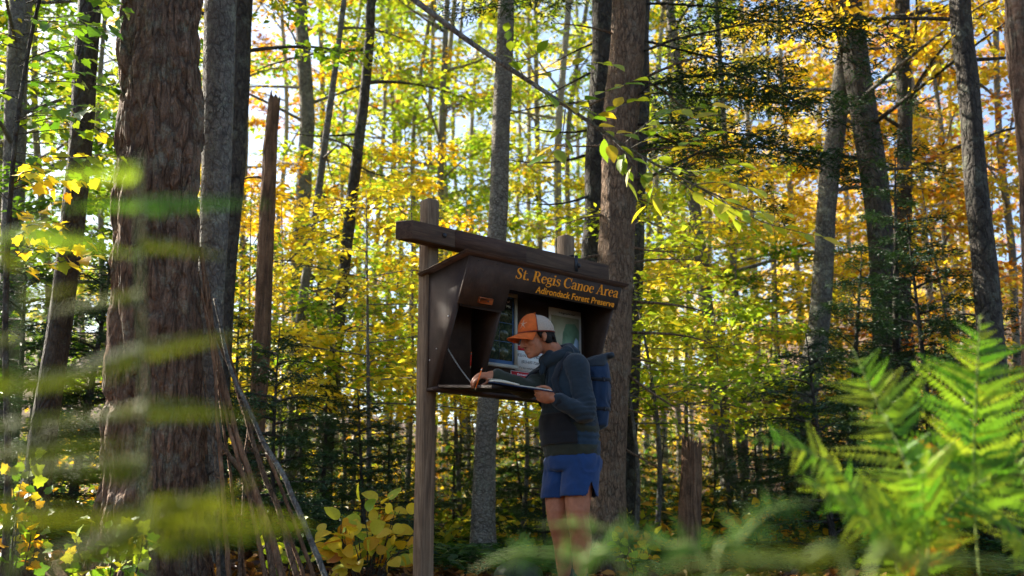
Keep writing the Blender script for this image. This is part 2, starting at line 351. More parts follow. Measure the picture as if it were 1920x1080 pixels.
def make_crown(g, rs, C, w, z0, z1, n_limbs, len0, len1, elev=(.2, .7), subs=7, per=22, size=.075, fine=False, az=None, spread=.16, limb_r=.018, tilt=.35, azspread=math.pi, twigs=True, sublen=.42):
    """limbs and twigs go into g (wood); returns leaf arrays"""
    zs = C[:, 2]; A = []; B = []
    for i in range(n_limbs):
        f = (i + rs.rand()) / n_limbs; z = z0 + (z1 - z0) * f; k = int(np.clip(np.searchsorted(zs, z), 1, len(zs) - 1)); o = C[k]
        a = (az if az is not None else 0) + (rs.rand() * 2 - 1) * azspread if az is not None else i * 2.4 + rs.rand() * 1.2
        ln = (len0 + (len1 - len0) * f) * (.65 + .6 * rs.rand()); e = elev[0] + (elev[1] - elev[0]) * (f * .6 + .4 * rs.rand())
        d = np.array([math.cos(a) * math.cos(e), math.sin(a) * math.cos(e), math.sin(e)]); nb = 7
        u = np.linspace(0, 1, nb)[:, None]; curve = rs.normal(0, .10, 3)
        Lp = o + d * ln * u + np.array([0, 0, 1.]) * (-.10 * ln) * u ** 2 + curve * ln * u * (1 - u) * 2
        r0 = min(w[k] * .55, limb_r * (.5 + ln * .45)); g.tube(Lp, np.linspace(r0, .004, nb), 5, False)
        ns = max(3, int(subs * (.6 + ln * .25)))
        for s in range(ns):
            v = .25 + .75 * (s + rs.rand() * .8) / ns; v = min(v, 1); q = np.array([np.interp(v, u[:, 0], Lp[:, c]) for c in range(3)])
            sa = a + (1 if s % 2 else -1) * (.35 + .75 * rs.rand()) * (1.1 - .5 * v); sl = ln * sublen * (1.25 - .65 * v) * (.6 + .6 * rs.rand()); se = e * .45 + rs.normal(0, .18)
            B_ = q + np.array([math.cos(sa) * math.cos(se), math.sin(sa) * math.cos(se), math.sin(se)]) * sl
            A.append(q); B.append(B_)
            if twigs:
                md = (q + B_) / 2 + rs.normal(0, .03 * sl, 3); g.tube(np.array([q, md, B_]), [max(.003, r0 * .22), .003, .0015], 3, False)
        A.append(Lp[int(nb * .6)]); B.append(Lp[-1] + (Lp[-1] - Lp[-2]) * .6)
    return spray_leaves(rs, np.array(A), np.array(B), per, size, tilt, spread)

def leaf_mesh(name, rs, P, D, N, L, mat, off, fine=False, wr=.58, grad=None):
    V, F = leaf_arrays(P, D, N, L, wr, fine); t = np.clip(rs.rand(len(P)) * .6 + .2 + (fbm(P, .9, 2) - .37) * 1.1, 0, 1)
    if grad is not None: t = np.clip(t + grad, 0, 1)
    return mesh_np(name, V - np.asarray(off), F, [mat], False, np.repeat(t, 2))

def build_tree(name, label, P, W, bark, leaf, seed, crown=None, group=None, sides=12, step=.12, flare=.5, rough=.09, fine=0.0, dead=None, cat='tree', jag=0.0):
    rs = np.random.RandomState(seed); off = P[0].copy(); off[2] = ground(P[0][0], P[0][1]); root = thing(name, label, cat, off, group)
    g = Geo(); C, w = trunk_geo(g, P, W, sides, rs, step, flare, rough, fine, jag)
    leaves = None
    if crown: leaves = make_crown(g, rs, C, w, **crown)
    if dead:   # bare side twigs: (z0, z1, count, length, azimuth, spread)
        for (z0, z1, n, ln, a0, sp) in dead:
            for i in range(n):
                z = z0 + (z1 - z0) * (i + rs.rand()) / n; k = int(np.clip(np.searchsorted(C[:, 2], z), 1, len(C) - 1)); a = a0 + (rs.rand() * 2 - 1) * sp
                l = ln * (.4 + .8 * rs.rand()); e = rs.normal(.05, .22); d = np.array([math.cos(a) * math.cos(e), math.sin(a) * math.cos(e), math.sin(e)])
                u = np.linspace(0, 1, 6)[:, None]; L_ = C[k] + d * (l * u + w[k] * .6) + rs.normal(0, .12, 3) * l * u * (1 - u) * 2 - np.array([0, 0, .12]) * l * u ** 2
                g.tube(L_, np.linspace(.011 + .004 * l, .003, 6), 5, True)
                for q in range(3 if l > .5 else 1):
                    v = .4 + .5 * rs.rand(); b = L_[0] + (L_[-1] - L_[0]) * v; aa = a + rs.choice([-1, 1]) * (.5 + .4 * rs.rand())
                    g.tube(np.array([b, b + np.array([math.cos(aa), math.sin(aa), rs.normal(0, .3)]) * l * .35]), [.004, .0015], 3, False)
    link('trunk', g.mesh('trunk', M[bark], True, off), root)
    if leaves is not None and leaf:
        link('crown', leaf_mesh('crown', rs, *leaves, M[leaf], off, crown.get('fine', False)), root)
    return root, C, w

def CR(z0, z1, n, l0, l1, **k): return dict(z0=z0, z1=z1, n_limbs=n, len0=l0, len1=l1, **k)

# ---- named trees of the near and middle wood (pixels of the photo, depth)
NEAR = 'trees of the near wood'
big = px_path([(310, 0, 152), (303, 250, 158), (294, 500, 172), (287, 750, 190), (284, 1000, 205)], 5.9, 12)
build_tree('pine_tree', 'massive furrowed brown trunk with lichen patches, the widest of all', *big, 'bark_pine', 'leaf_lime', 1, CR(6.8, 11.5, 11, 2.0, 1.2, per=16), NEAR, 170, .022, .30, .055, .030)
maple = px_path([(416, 0, 58), (412, 200, 57), (405, 400, 54), (396, 560, 52), (388, 800, 54), (380, 1000, 60)], 6.5, 10)
maple_root, maple_C, maple_w = build_tree('maple_tree', 'pale grey scaly trunk pressed close to the massive brown one', *maple, 'bark_grey', 'leaf_lime', 2, CR(6.4, 9.8, 9, 1.8, 1.0, per=16), NEAR, 24, .05, .3, .10)
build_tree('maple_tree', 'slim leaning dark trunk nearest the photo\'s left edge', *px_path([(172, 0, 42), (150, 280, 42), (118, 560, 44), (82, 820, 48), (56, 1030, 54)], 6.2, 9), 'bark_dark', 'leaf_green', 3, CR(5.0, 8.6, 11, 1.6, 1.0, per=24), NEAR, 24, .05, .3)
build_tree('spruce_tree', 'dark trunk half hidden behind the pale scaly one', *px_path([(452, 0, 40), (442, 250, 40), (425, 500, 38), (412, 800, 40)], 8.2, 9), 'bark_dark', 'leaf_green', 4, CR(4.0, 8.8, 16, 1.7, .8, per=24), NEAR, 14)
build_tree('ash_tree', 'slender pale grey trunk behind green leaves at far upper left', *px_path([(40, 0, 40), (28, 300, 40), (18, 700, 42)], 9.5, 12), 'bark_grey', 'leaf_green', 41, CR(2.6, 11, 28, 2.1, 1.2, per=30), NEAR, 12)
build_tree('birch_tree', 'straight rough grey trunk rising behind the kiosk between its posts', *px_path([(947, 0, 30), (941, 150, 33), (932, 400, 36), (921, 600, 40), (909, 780, 42), (906, 930, 44), (905, 1030, 48)], 9.0, 13), 'bark_birch', 'leaf_lime', 5, CR(6.2, 12.6, 20, 2.2, 1.2, per=26), NEAR, 30, .04, .18, .12)
hem = px_path([(1176, -40, 68), (1172, 100, 69), (1166, 300, 71), (1158, 480, 72), (1146, 700, 74), (1134, 900, 78), (1130, 1000, 84)], 8.2, 12)
hem_root, hem_C, hem_w = build_tree('hemlock_tree', 'thick warm brown trunk right behind the hiker, bare twigs on its side', *hem, 'bark_hemlock', None, 6, None, NEAR, 80, .025, .3, .07, .010,
    [(1.6, 4.2, 11, .75, 0.0, .6), (2.3, 5, 6, .7, math.pi, .5), (1.0, 2.0, 4, .4, .2, .5)])
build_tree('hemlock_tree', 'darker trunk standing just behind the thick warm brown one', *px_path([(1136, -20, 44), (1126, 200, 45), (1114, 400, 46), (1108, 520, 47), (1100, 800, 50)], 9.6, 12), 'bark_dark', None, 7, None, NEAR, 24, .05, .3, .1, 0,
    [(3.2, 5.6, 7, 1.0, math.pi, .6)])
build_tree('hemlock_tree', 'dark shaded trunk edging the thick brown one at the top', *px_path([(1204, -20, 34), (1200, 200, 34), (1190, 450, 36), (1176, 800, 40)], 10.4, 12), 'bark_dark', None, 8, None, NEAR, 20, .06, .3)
# right side
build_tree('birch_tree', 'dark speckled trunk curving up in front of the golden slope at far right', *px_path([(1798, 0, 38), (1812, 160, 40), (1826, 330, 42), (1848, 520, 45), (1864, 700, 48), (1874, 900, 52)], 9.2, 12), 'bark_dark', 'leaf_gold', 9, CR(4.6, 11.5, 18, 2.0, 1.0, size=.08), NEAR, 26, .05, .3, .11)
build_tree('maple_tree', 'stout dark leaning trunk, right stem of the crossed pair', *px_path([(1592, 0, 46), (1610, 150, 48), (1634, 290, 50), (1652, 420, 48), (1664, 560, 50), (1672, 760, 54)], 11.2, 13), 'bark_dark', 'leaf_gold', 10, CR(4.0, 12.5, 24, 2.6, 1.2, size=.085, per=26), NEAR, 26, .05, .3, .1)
build_tree('maple_tree', 'grey lichened trunk, left stem of the crossed pair', *px_path([(1598, 20, 30), (1580, 150, 34), (1556, 330, 36), (1544, 480, 38), (1538, 620, 42), (1516, 720, 44), (1496, 800, 46), (1500, 930, 48)], 11.4, 11), 'bark_grey', 'leaf_gold', 11, CR(3.8, 10.5, 18, 2.4, 1.2, size=.085, per=26), NEAR, 22, .05, .3, .1)
build_tree('maple_tree', 'straight dark trunk just right of the crossed pair', *px_path([(1692, 0, 26), (1694, 250, 28), (1696, 520, 30), (1700, 760, 32)], 12.5, 14), 'bark_dark', 'leaf_yellow', 12, CR(4.4, 13.5, 22, 2.4, 1.2, size=.085), NEAR, 16)
build_tree('cherry_tree', 'blurred brown bark of a near trunk at the top right corner', *px_path([(1912, -60, 56), (1920, 60, 58), (1934, 200, 58), (1944, 420, 60), (1950, 800, 66)], 3.9, 7), 'bark_pine', 'leaf_gold', 13, CR(4.2, 6.8, 8, 1.4, .8), NEAR, 40, .03, .3, .1, .006)
build_tree('beech_tree', 'grey trunk in sun between the fallen-top stump and the crossed pair', *px_path([(1300, 380, 22), (1318, 520, 25), (1338, 680, 28), (1360, 840, 32), (1370, 900, 34)], 14, 15), 'bark_grey', 'leaf_lime', 14, CR(3.6, 14, 24, 2.6, 1.4, size=.08), NEAR, 16)
build_tree('beech_tree', 'thin grey stem beside the sunlit grey trunk right of the hiker', *px_path([(1370, 420, 12), (1382, 600, 14), (1392, 780, 16), (1396, 880, 18)], 14.5, 12), 'bark_grey', 'leaf_yellow', 15, CR(3.0, 11.5, 18, 2.2, 1.2, size=.08), NEAR, 10)
# left middle
snag = px_path([(513, 192, 24), (507, 260, 28), (498, 430, 31), (489, 620, 34), (478, 780, 36), (468, 930, 40)], 8.8)
build_tree('dead_snag', 'dead leaning snag with a broken top near the sticks', *snag, 'bark_snag', None, 16, None, NEAR, 24, .05, .4, .14, .006, [(2.5, 3.4, 3, .5, 2.6, .6)], 'tree', .28)
build_tree('spruce_tree', 'slim mossy stem with dead twigs, left of the kiosk post', *px_path([(697, 0, 17), (684, 170, 19), (664, 330, 21), (646, 480, 23), (628, 650, 24), (612, 830, 26), (606, 930, 28)], 11.5, 12), 'bark_dark', 'leaf_lime', 17, CR(5.4, 11.5, 16, 2.0, 1.0, size=.075), NEAR, 14, .06, .3, .12, 0, [(1.2, 5, 14, .8, 0, math.pi)])
build_tree('spruce_tree', 'thin grey stem with many dead twigs between snag and mossy stem', *px_path([(590, 420, 15), (572, 540, 18), (552, 700, 20), (543, 900, 23)], 10.6, 9), 'bark_grey', 'leaf_lime', 18, CR(5.5, 8.8, 8, 1.4, .8), NEAR, 12, .06, .3, .1, 0, [(.9, 4.6, 16, .8, 0, math.pi)])
build_tree('maple_tree', 'soft grey forked trunk behind the broken snag', *px_path([(566, 40, 24), (574, 180, 27), (572, 330, 29), (562, 500, 31), (556, 700, 33)], 15.5, 15), 'bark_grey', 'leaf_gold', 19, CR(4.4, 14.5, 24, 2.6, 1.4, size=.085), NEAR, 14)

# ---- far slender trunks: one row from left to right, with mixed autumn crowns
FAR = [  # px at y=450, lean px per 100 px, width px, depth, leaf
    (85, -4, 18, 15, 'leaf_green'), (190, -2, 14, 13, 'leaf_green'), (-20, -4, 16, 13, 'leaf_lime'), (230, -2, 20, 19, 'leaf_green'), (455, 2, 14, 17, 'leaf_gold'), (520, 4, 12, 21, 'leaf_gold'), (604, 1, 15, 24, 'leaf_orange'), (640, 3, 11, 19, 'leaf_yellow'),
    (672, 1, 14, 27, 'leaf_lime'), (706, 4, 12, 17.5, 'leaf_lime'), (728, 1, 14, 22, 'leaf_lime'), (752, 2, 12, 30, 'leaf_yellow'), (776, 3, 12, 18.5, 'leaf_lime'), (806, -1, 13, 21, 'leaf_lime'), (826, 4, 17, 16, 'leaf_lime'),
    (838, 1, 15, 19, 'leaf_yellow'), (862, -2, 10, 28, 'leaf_lime'), (885, 3, 11, 24, 'leaf_yellow'), (968, 2, 10, 32, 'leaf_yellow'), (990, 0, 12, 26, 'leaf_lime'), (1012, 2, 14, 22, 'leaf_yellow'), (1047, 0, 19, 16.5, 'leaf_lime'),
    (1066, 3, 14, 20, 'leaf_yellow'), (1084, -1, 10, 33, 'leaf_yellow'), (1216, 1, 13, 24, 'leaf_yellow'), (1238, -2, 15, 18, 'leaf_lime'), (1262, -3, 13, 21, 'leaf_yellow'), (1283, -4, 12, 27, 'leaf_lime'),
    (1330, -2, 12, 23, 'leaf_yellow'), (1412, -3, 14, 20, 'leaf_yellow'), (1448, -2, 12, 26, 'leaf_gold'), (1490, -5, 14, 18, 'leaf_gold'), (1590, -4, 13, 21, 'leaf_gold'), (1735, -6, 16, 17, 'leaf_gold'),
    (1770, -4, 12, 15, 'leaf_gold'), (1895, -5, 18, 15.5, 'leaf_orange'), (1640, -3, 10, 30, 'leaf_orange'), (1800, -4, 12, 27, 'leaf_orange'), (1540, -2, 11, 34, 'leaf_gold'), (400, -1, 12, 29, 'leaf_orange'), (330, 0, 14, 25, 'leaf_yellow'), (150, -3, 14, 27, 'leaf_yellow')]
ORD = 'first second third fourth fifth sixth seventh eighth ninth tenth eleventh twelfth thirteenth fourteenth'.split()
def zone(px):
    if px < 480: return 'left of the broken snag'
    if px < 790: return 'between snag and kiosk post'
    if px < 1115: return 'behind the kiosk'
    if px < 1460: return 'between the hiker and the crossed trunks'
    return 'right of the crossed trunks' if px > 1600 else 'about the crossed trunks'
FAR.sort(); cnt = {}
BARKW = {'bark_pale': 'pale', 'bark_birch': 'grey'}
for i, (px, lean, wd, Y, lf) in enumerate(FAR):
    wd = wd * .78; lf = {'leaf_yellow': 'leaf_lime'}.get(lf, lf) if 600 < px < 1400 and i % 3 else lf
    rs = random.Random(100 + i); z_ = zone(px); cnt[z_] = cnt.get(z_, 0) + 1
    bark = 'bark_pale' if i % 2 == 0 else 'bark_birch'
    pts = [(px + lean * 6 + rs.uniform(-22, 22), 0, wd * .75), (px + lean * 2.5 + rs.uniform(-12, 12), 230, wd * .88), (px, 450, wd), (px - lean * 2 + rs.uniform(-3, 3), 650, wd * 1.06), (px - lean * 4, 850, wd * 1.15)]
    H = rs.uniform(.62, .85) * Y + 2; H = max(9, min(H, 24))
    lc = lf[5:]
    build_tree('slender_tree', '%s slim trunk, %s leaves, %s from left %s' % (BARKW[bark], {'gold': 'golden', 'lime': 'yellow-green'}.get(lc, lc), ORD[cnt[z_] - 1], z_), *px_path(pts, Y, H), bark, lf, 200 + i,
               CR(1.8 + .10 * Y, H - .4, (17 if 440 < px < 1100 else 20) + int(Y * .33), 2.3, 1.2, size=.085 + .0016 * Y, per=24 if 440 < px < 1100 else 30, subs=7, spread=.15), 'slender trees of the far wood', 9, .25, .3, .08)

# ---- farthest trees: shared models, copied
def far_variant(leaf, seed, bark):
    rs = np.random.RandomState(seed); P = np.array([[0, 0, -.3], [.1, 0, 5], [.0, .15, 10], [.2, 0, 16]]); W = np.array([.17, .15, .11, .02]); g = Geo()
    C, w = trunk_geo(g, P, W, 8, rs, .4, .3, .08); lv = make_crown(g, rs, C, w, 2.2, 15.6, 34, 2.9, 1.6, subs=6, per=20, size=.17, spread=.3)
    return g.mesh('trunk', M[bark], True), leaf_mesh('crown', rs, *lv, M[leaf], (0, 0, 0), False, .62)
VAR = {k: far_variant(k, 300 + i, b) for i, (k, b) in enumerate((('leaf_gold', 'bark_grey'), ('leaf_yellow', 'bark_birch'), ('leaf_lime', 'bark_grey'), ('leaf_orange', 'bark_dark'), ('leaf_green', 'bark_dark')))}
rnd = random.Random(5); fars = []
for row, (Y, n) in enumerate(((36, 9), (46, 11), (58, 13), (74, 14))):
    for k in range(n):
        fx = -.58 + 1.16 * (k + rnd.uniform(.15, .85)) / n; y = Y + rnd.uniform(-3.5, 3.5)
        if -.24 < fx < .08 and row < 3 and rnd.random() < .55: continue
        if fx < -.25: lf = rnd.choice(['leaf_green', 'leaf_lime', 'leaf_green'])
        elif fx < -.12: lf = rnd.choice(['leaf_orange', 'leaf_gold', 'leaf_lime', 'leaf_yellow'])
        elif fx < .14: lf = rnd.choice(['leaf_lime', 'leaf_yellow', 'leaf_green', 'leaf_lime'])
        else: lf = rnd.choice(['leaf_gold', 'leaf_gold', 'leaf_orange', 'leaf_yellow', 'leaf_yellow', 'leaf_lime'])
        fars.append((row, fx, fx * y, y, lf, rnd.uniform(.42, .66) if -.26 < fx < .10 else rnd.uniform(.62, 1.0), rnd.uniform(0, 6.28)))
RW = ('nearest', 'second', 'third', 'farthest'); cnt = {}
for (row, fx, x, y, lf, s, a) in sorted(fars, key=lambda q: (q[0], q[1])):
    cnt[row] = cnt.get(row, 0) + 1
    o = thing('hillside_tree', '%s tree on the far slope, %s from left in the %s row' % ({'gold': 'golden', 'lime': 'yellow-green'}.get(lf[5:], lf[5:]), ORD[cnt[row] - 1], RW[row]), 'tree', (x, y, ground(x, y)), 'trees on the far slope', (0, 0, a))
    o.scale = (s * 1.1, s * 1.1, s); link('trunk', VAR[lf][0], o); link('crown', VAR[lf][1], o)

# ---- understorey saplings with flat layered yellow sprays
SAP = [  # px, py of ground-ish (ignored), depth, height, leaf, count limbs, label
    (700, 9.6, 3.4, 'leaf_yellow', 'bright yellow layered sapling just left of the kiosk post'), (760, 11.5, 4.2, 'leaf_yellow', 'yellow sapling peeping out behind the kiosk\'s tall post'),
    (660, 13.5, 5.0, 'leaf_lime', 'yellow-green sapling behind the slim mossy stem'), (870, 11.0, 3.0, 'leaf_yellow', 'yellow sapling under the kiosk shelf beside the rough trunk'),
    (975, 10.4, 2.9, 'leaf_yellow', 'yellow-leaved sapling seen between the rough trunk and the hiker'), (1225, 10.0, 3.2, 'leaf_lime', 'lime sapling right beside the thick warm brown trunk'),
    (1290, 12.0, 4.6, 'leaf_lime', 'tall lime sapling behind the reddish stump'), (1400, 12.6, 4.2, 'leaf_yellow', 'yellow sapling above the dark brush right of the stump'),
    (1345, 17, 6.0, 'leaf_yellow', 'tall yellow sapling far behind the stump'), (520, 13, 4.4, 'leaf_gold', 'golden sapling between the broken snag and the dead-twigged stem'),
    (600, 16, 5.5, 'leaf_yellow', 'yellow sapling far behind the dead-twigged stem'), (450, 12, 4.0, 'leaf_gold', 'golden sapling glowing behind the pale scaly trunk'),
    (1050, 15, 5.0, 'leaf_yellow', 'yellow sapling hidden mostly behind the kiosk roof'), (880, 16, 5.6, 'leaf_lime', 'yellow-green sapling rising above the kiosk roof'),
    (1700, 13.5, 5.0, 'leaf_gold', 'golden sapling under the dark trunk right of the crossed pair'), (1810, 12, 4.4, 'leaf_orange', 'orange sapling left of the speckled curving trunk'),
    (1900, 13, 4.8, 'leaf_gold', 'golden sapling at the right edge behind the speckled trunk'), (1600, 15, 5.6, 'leaf_gold', 'golden sapling between the crossed trunks'),
    (1480, 14, 5.0, 'leaf_gold', 'golden sapling left of the crossed trunks'), (60, 9, 3.2, 'leaf_green', 'green sapling low at the left edge'),
    (200, 9.5, 3.6, 'leaf_lime', 'lime sapling between the slim leaning and the massive trunk'), (1160, 16, 5.5, 'leaf_yellow', 'yellow sapling behind the thick warm brown trunk'),
    (640, 11.0, 2.4, 'leaf_lime', 'low lime sapling among the young firs left of the kiosk'), (560, 10.4, 2.0, 'leaf_yellow', 'low yellow sapling right of the leaning sticks'), (1180, 9.4, 2.2, 'leaf_lime', 'low lime sapling touching the thick warm brown trunk'), (1250, 11.2, 2.6, 'leaf_yellow', 'low yellow sapling left of the reddish stump'), (1370, 10.8, 2.4, 'leaf_lime', 'low lime sapling right of the reddish stump'), (1440, 13.5, 3.4, 'leaf_green', 'green sapling left of the forked grey trunk'), (850, 13, 2.8, 'leaf_lime', 'low lime sapling seen under the kiosk shelf'), (1010, 13, 2.6, 'leaf_yellow', 'low yellow sapling beside the hiker\'s shorts'), (735, 14.5, 4.6, 'leaf_lime', 'lime sapling left of the kiosk\'s tall post')]
for i, (px, Y, H, lf, lb) in enumerate(SAP):
    rs = random.Random(700 + i); b = at(px, 900, Y); g0 = ground(b.x, Y); P = np.array([[b.x, Y, g0 - .1], [b.x + rs.uniform(-.1, .1), Y, g0 + H * .4], [b.x + rs.uniform(-.25, .25), Y + rs.uniform(-.2, .2), g0 + H]])
    build_tree('sapling', lb, P, np.array([.022 + .003 * H, .018, .004]), 'bark_grey', lf, 700 + i, CR(g0 + .7 + .1 * Y * .5, g0 + H, int(9 + H * 2.4), .5 + .26 * H, .5, elev=(-.05, .35), subs=7, per=22, size=.08, spread=.2, tilt=.22, limb_r=.008), 'understorey saplings', 7, .1, .2, .05)

# ---- conifers
def conifer_leaves(rs, A, B, per=11, size=.055):
    P, D, N, L = spray_leaves(rs, A, B, per, size, .25, .012, .05); return P, D, N, L
def conifer_branch(rs, g, o, a, ln, e, A, B, droop=.22, dens=1.0, r0=.012, bend=.07):
    d = np.array([math.cos(a) * math.cos(e), math.sin(a) * math.cos(e), math.sin(e)]); nb = 8; u = np.linspace(0, 1, nb)[:, None]
    Lp = o + d * ln * u - np.array([0, 0, droop]) * ln * u ** 2 + rs.normal(0, bend, 3) * ln * u * (1 - u) * 2 + rs.normal(0, bend * .12, (nb, 3)) * ln * u
    g.tube(Lp, np.linspace(r0, .002, nb), 4, False); n = int(ln * 15 * dens) + 4
    for s in range(n):
        v = .12 + .88 * (s + rs.rand()) / n; q = np.array([np.interp(v, u[:, 0], Lp[:, c]) for c in range(3)]); sg = 1 if s % 2 else -1
        sl = (.07 + .30 * ln * .5 * (1 - abs(v - .35))) * (.7 + .5 * rs.rand()); sa = a + sg * (.75 + .35 * rs.rand()); se = -.1 + rs.normal(0, .16)
        sd = np.array([math.cos(sa) * math.cos(se), math.sin(sa) * math.cos(se), math.sin(se)]); B_ = q + sd * sl; A.append(q); B.append(B_)
        for k in range(int(sl / .055)):     # second-order twiglets
            w_ = (k + .7) / (sl / .055 + .4); q2 = q + sd * sl * w_; a2 = sa + (1 if k % 2 else -1) * .85; l2 = sl * .42 * (1.1 - w_)
            A.append(q2); B.append(q2 + np.array([math.cos(a2), math.sin(a2), -.08 + rs.normal(0, .12)]) * l2)
    A.append(Lp[-3]); B.append(Lp[-1] + (Lp[-1] - Lp[-2]) * .3)
def conifer_mesh(seed, H, n, l0, mat, z0=.25, size=.05, dens=1.0):
    rs = np.random.RandomState(seed); g = Geo(); P = np.array([[0, 0, -.15], [.03, .02, H * .5], [0, .04, H]]); C, w = trunk_geo(g, P, np.array([.012 * H + .012, .009 * H, .004]), 8, rs, .15, .2, .05); A = []; B = []
    for i in range(n):
        f = (i + rs.rand()) / n; z = z0 + (H - z0 - .1) * f; conifer_branch(rs, g, np.array([np.interp(z, C[:, 2], C[:, c]) for c in range(3)]), i * 2.4 + rs.rand(), l0 * (1 - f) ** .8 * (.75 + .4 * rs.rand()) + .12, .15 + .25 * f, A, B, .22, dens)
    P_, D, N, L = conifer_leaves(rs, np.array(A), np.array(B), 9, size)
    return g.mesh('trunk', M['bark_dark'], True), leaf_mesh('crown', rs, P_, D, N, L, M[mat], (0, 0, 0), False, .22)
CON = [conifer_mesh(900, 2.6, 34, 1.05, 'needle'), conifer_mesh(901, 1.7, 26, .85, 'needle', .12), conifer_mesh(902, 4.2, 46, 1.35, 'needle'), conifer_mesh(903, 3.0, 34, 1.2, 'needle_light', .5, .055, .7)]
CONS = [  # px, depth, variant, scale, label
    (600, 9.6, 0, .66, 'dark young fir low between the dead-twigged stem and the yellow shrub'), (690, 9.0, 1, .8, 'low dark fir behind the yellow shrub'), (740, 10.0, 0, .55, 'dark young fir touching the kiosk\'s tall post'),
    (850, 11.0, 0, .5, 'dark young fir seen below the kiosk shelf'), (985, 11.4, 0, .55, 'dark young fir between rough trunk and hiker'), (1020, 9.6, 1, .7, 'small dark fir close to the hiker\'s legs'),
    (1225, 11.2, 0, .5, 'dark young fir right of the thick warm brown trunk'), (1330, 11, 1, .7, 'low dark fir behind the reddish stump'), (1420, 10.5, 0, .6, 'dark young fir left of the forked grey trunk'), (1585, 10.2, 2, .82, 'tall dark fir under the crossed trunks'), (1670, 10.0, 2, .92, 'tallest dark fir, behind the bright ferns'),
    (1745, 9.5, 0, 1.1, 'dark fir behind the tip of the upright fern'), (1560, 8.8, 1, 1.1, 'low dark fir behind the arching fern frond'), (1850, 9.6, 0, 1.0, 'dark fir low beside the speckled curving trunk'), (1480, 13, 2, .5, 'dark fir far behind the forked grey trunk'), (1640, 12, 1, 1.2, 'broad low fir behind the bright ferns'),
    (440, 9.8, 0, .9, 'dark fir in the gap behind the leaning sticks'), (520, 8.2, 1, .9, 'low dark fir right of the leaning sticks'), (130, 8.2, 0, 1.0, 'dark fir behind the slim leaning trunk'), (20, 8.4, 0, .95, 'dark fir at the photo\'s left edge'), (215, 8.5, 1, 1.3, 'low dark fir left of the massive trunk'),
    (560, 13.5, 3, 1.25, 'lighter green feathery hemlock behind the snag'), (610, 15, 3, 1.4, 'feathery hemlock left of the kiosk, farthest of its kind'), (905, 13, 1, .8, 'dark fir behind the base of the rough trunk'), (1110, 12, 0, .6, 'dark fir behind the hiker\'s pack')]
for i, (px, Y, k, s, lb) in enumerate(CONS):
    b = at(px, 900, Y); o = thing('fir_sapling', lb, 'fir tree', (b.x, Y, ground(b.x, Y)), 'young conifers of the understorey', (0, 0, i * 1.7)); rq = random.Random(i); o.scale = (s * rq.uniform(.8, 1.25), s * rq.uniform(.8, 1.25), s * rq.uniform(.85, 1.12)); o.rotation_euler = (rq.uniform(-.1, .1), rq.uniform(-.1, .1), i * 1.7); link('trunk', CON[k][0], o); link('crown', CON[k][1], o)

# hemlock boughs of the thick trunk: dark needles against the sky, upper right of it
def hemlock_boughs():
    rs = np.random.RandomState(77); g = Geo(); A = []; B = []; off = Vector(hem_root.location)
    for z, a, ln, e in [(3.0, -.1, 1.9, .12), (3.3, .3, 2.1, .1), (3.6, -.3, 2.3, .15), (3.75, .05, 2.6, .1), (3.9, .15, 2.2, .16), (4.2, -.25, 2.5, .12), (4.4, .5, 2.0, .2), (4.7, .05, 2.7, .1), (4.95, -.35, 2.2, .2), (5.2, .35, 2.5, .15), (5.5, -.05, 2.6, .12), (5.8, .2, 2.3, .15), (6.2, -.2, 2.4, .2), (6.5, .5, 2.2, .2), (5.0, 2.9, 1.7, .1), (5.5, 3.3, 2.0, .15), (6.0, 2.6, 1.8, .2), (6.6, 3.6, 1.9, .2), (7.2, 1.0, 2.0, .2), (7.4, 4.2, 2.0, .2), (8, 5, 1.8, .2), (8.2, .4, 1.8, .2), (8.5, 2.2, 1.7, .2)]:
        k = int(np.clip(np.searchsorted(hem_C[:, 2], z), 1, len(hem_C) - 1)); conifer_branch(rs, g, hem_C[k], a, ln * rs.uniform(.7, 1.05), e + rs.normal(.05, .12), A, B, .34, 1.15, .013, .2)
    link('bough', g.mesh('bough', M['bark_dark'], True, off), hem_root)
    P_, D, N, L = conifer_leaves(rs, np.array(A), np.array(B), 9, .055); link('crown', leaf_mesh('crown', rs, P_, D, N, L, M['needle'], off, False, .22), hem_root)
hemlock_boughs()
# unseen trees added left of the picture: their crowns shade the clearing
OUT = [(-6.4, 10.2, 13, 'leaf_lime'), (-9.6, 13.0, 14, 'leaf_green'), (-7.6, 14.8, 14, 'leaf_lime')]
OUTL = ['yellow-green tree beyond the left edge, behind the leaning trunk', 'green tree farther out beyond the left edge', 'yellow-green tree farthest back beyond the left edge']
for i, (x, y, H, lf) in enumerate(OUT):
    g0 = ground(x, y); build_tree('maple_tree', OUTL[i], np.array([[x, y, g0 - .1], [x + .1, y, g0 + 4], [x, y + .2, g0 + H]]), np.array([.15, .12, .02]), 'bark_grey', lf, 500 + i, CR(g0 + 3.2, g0 + H - .3, 22, 2.4, 1.3, per=12, size=.10, spread=.22), 'trees beyond the picture', 12)
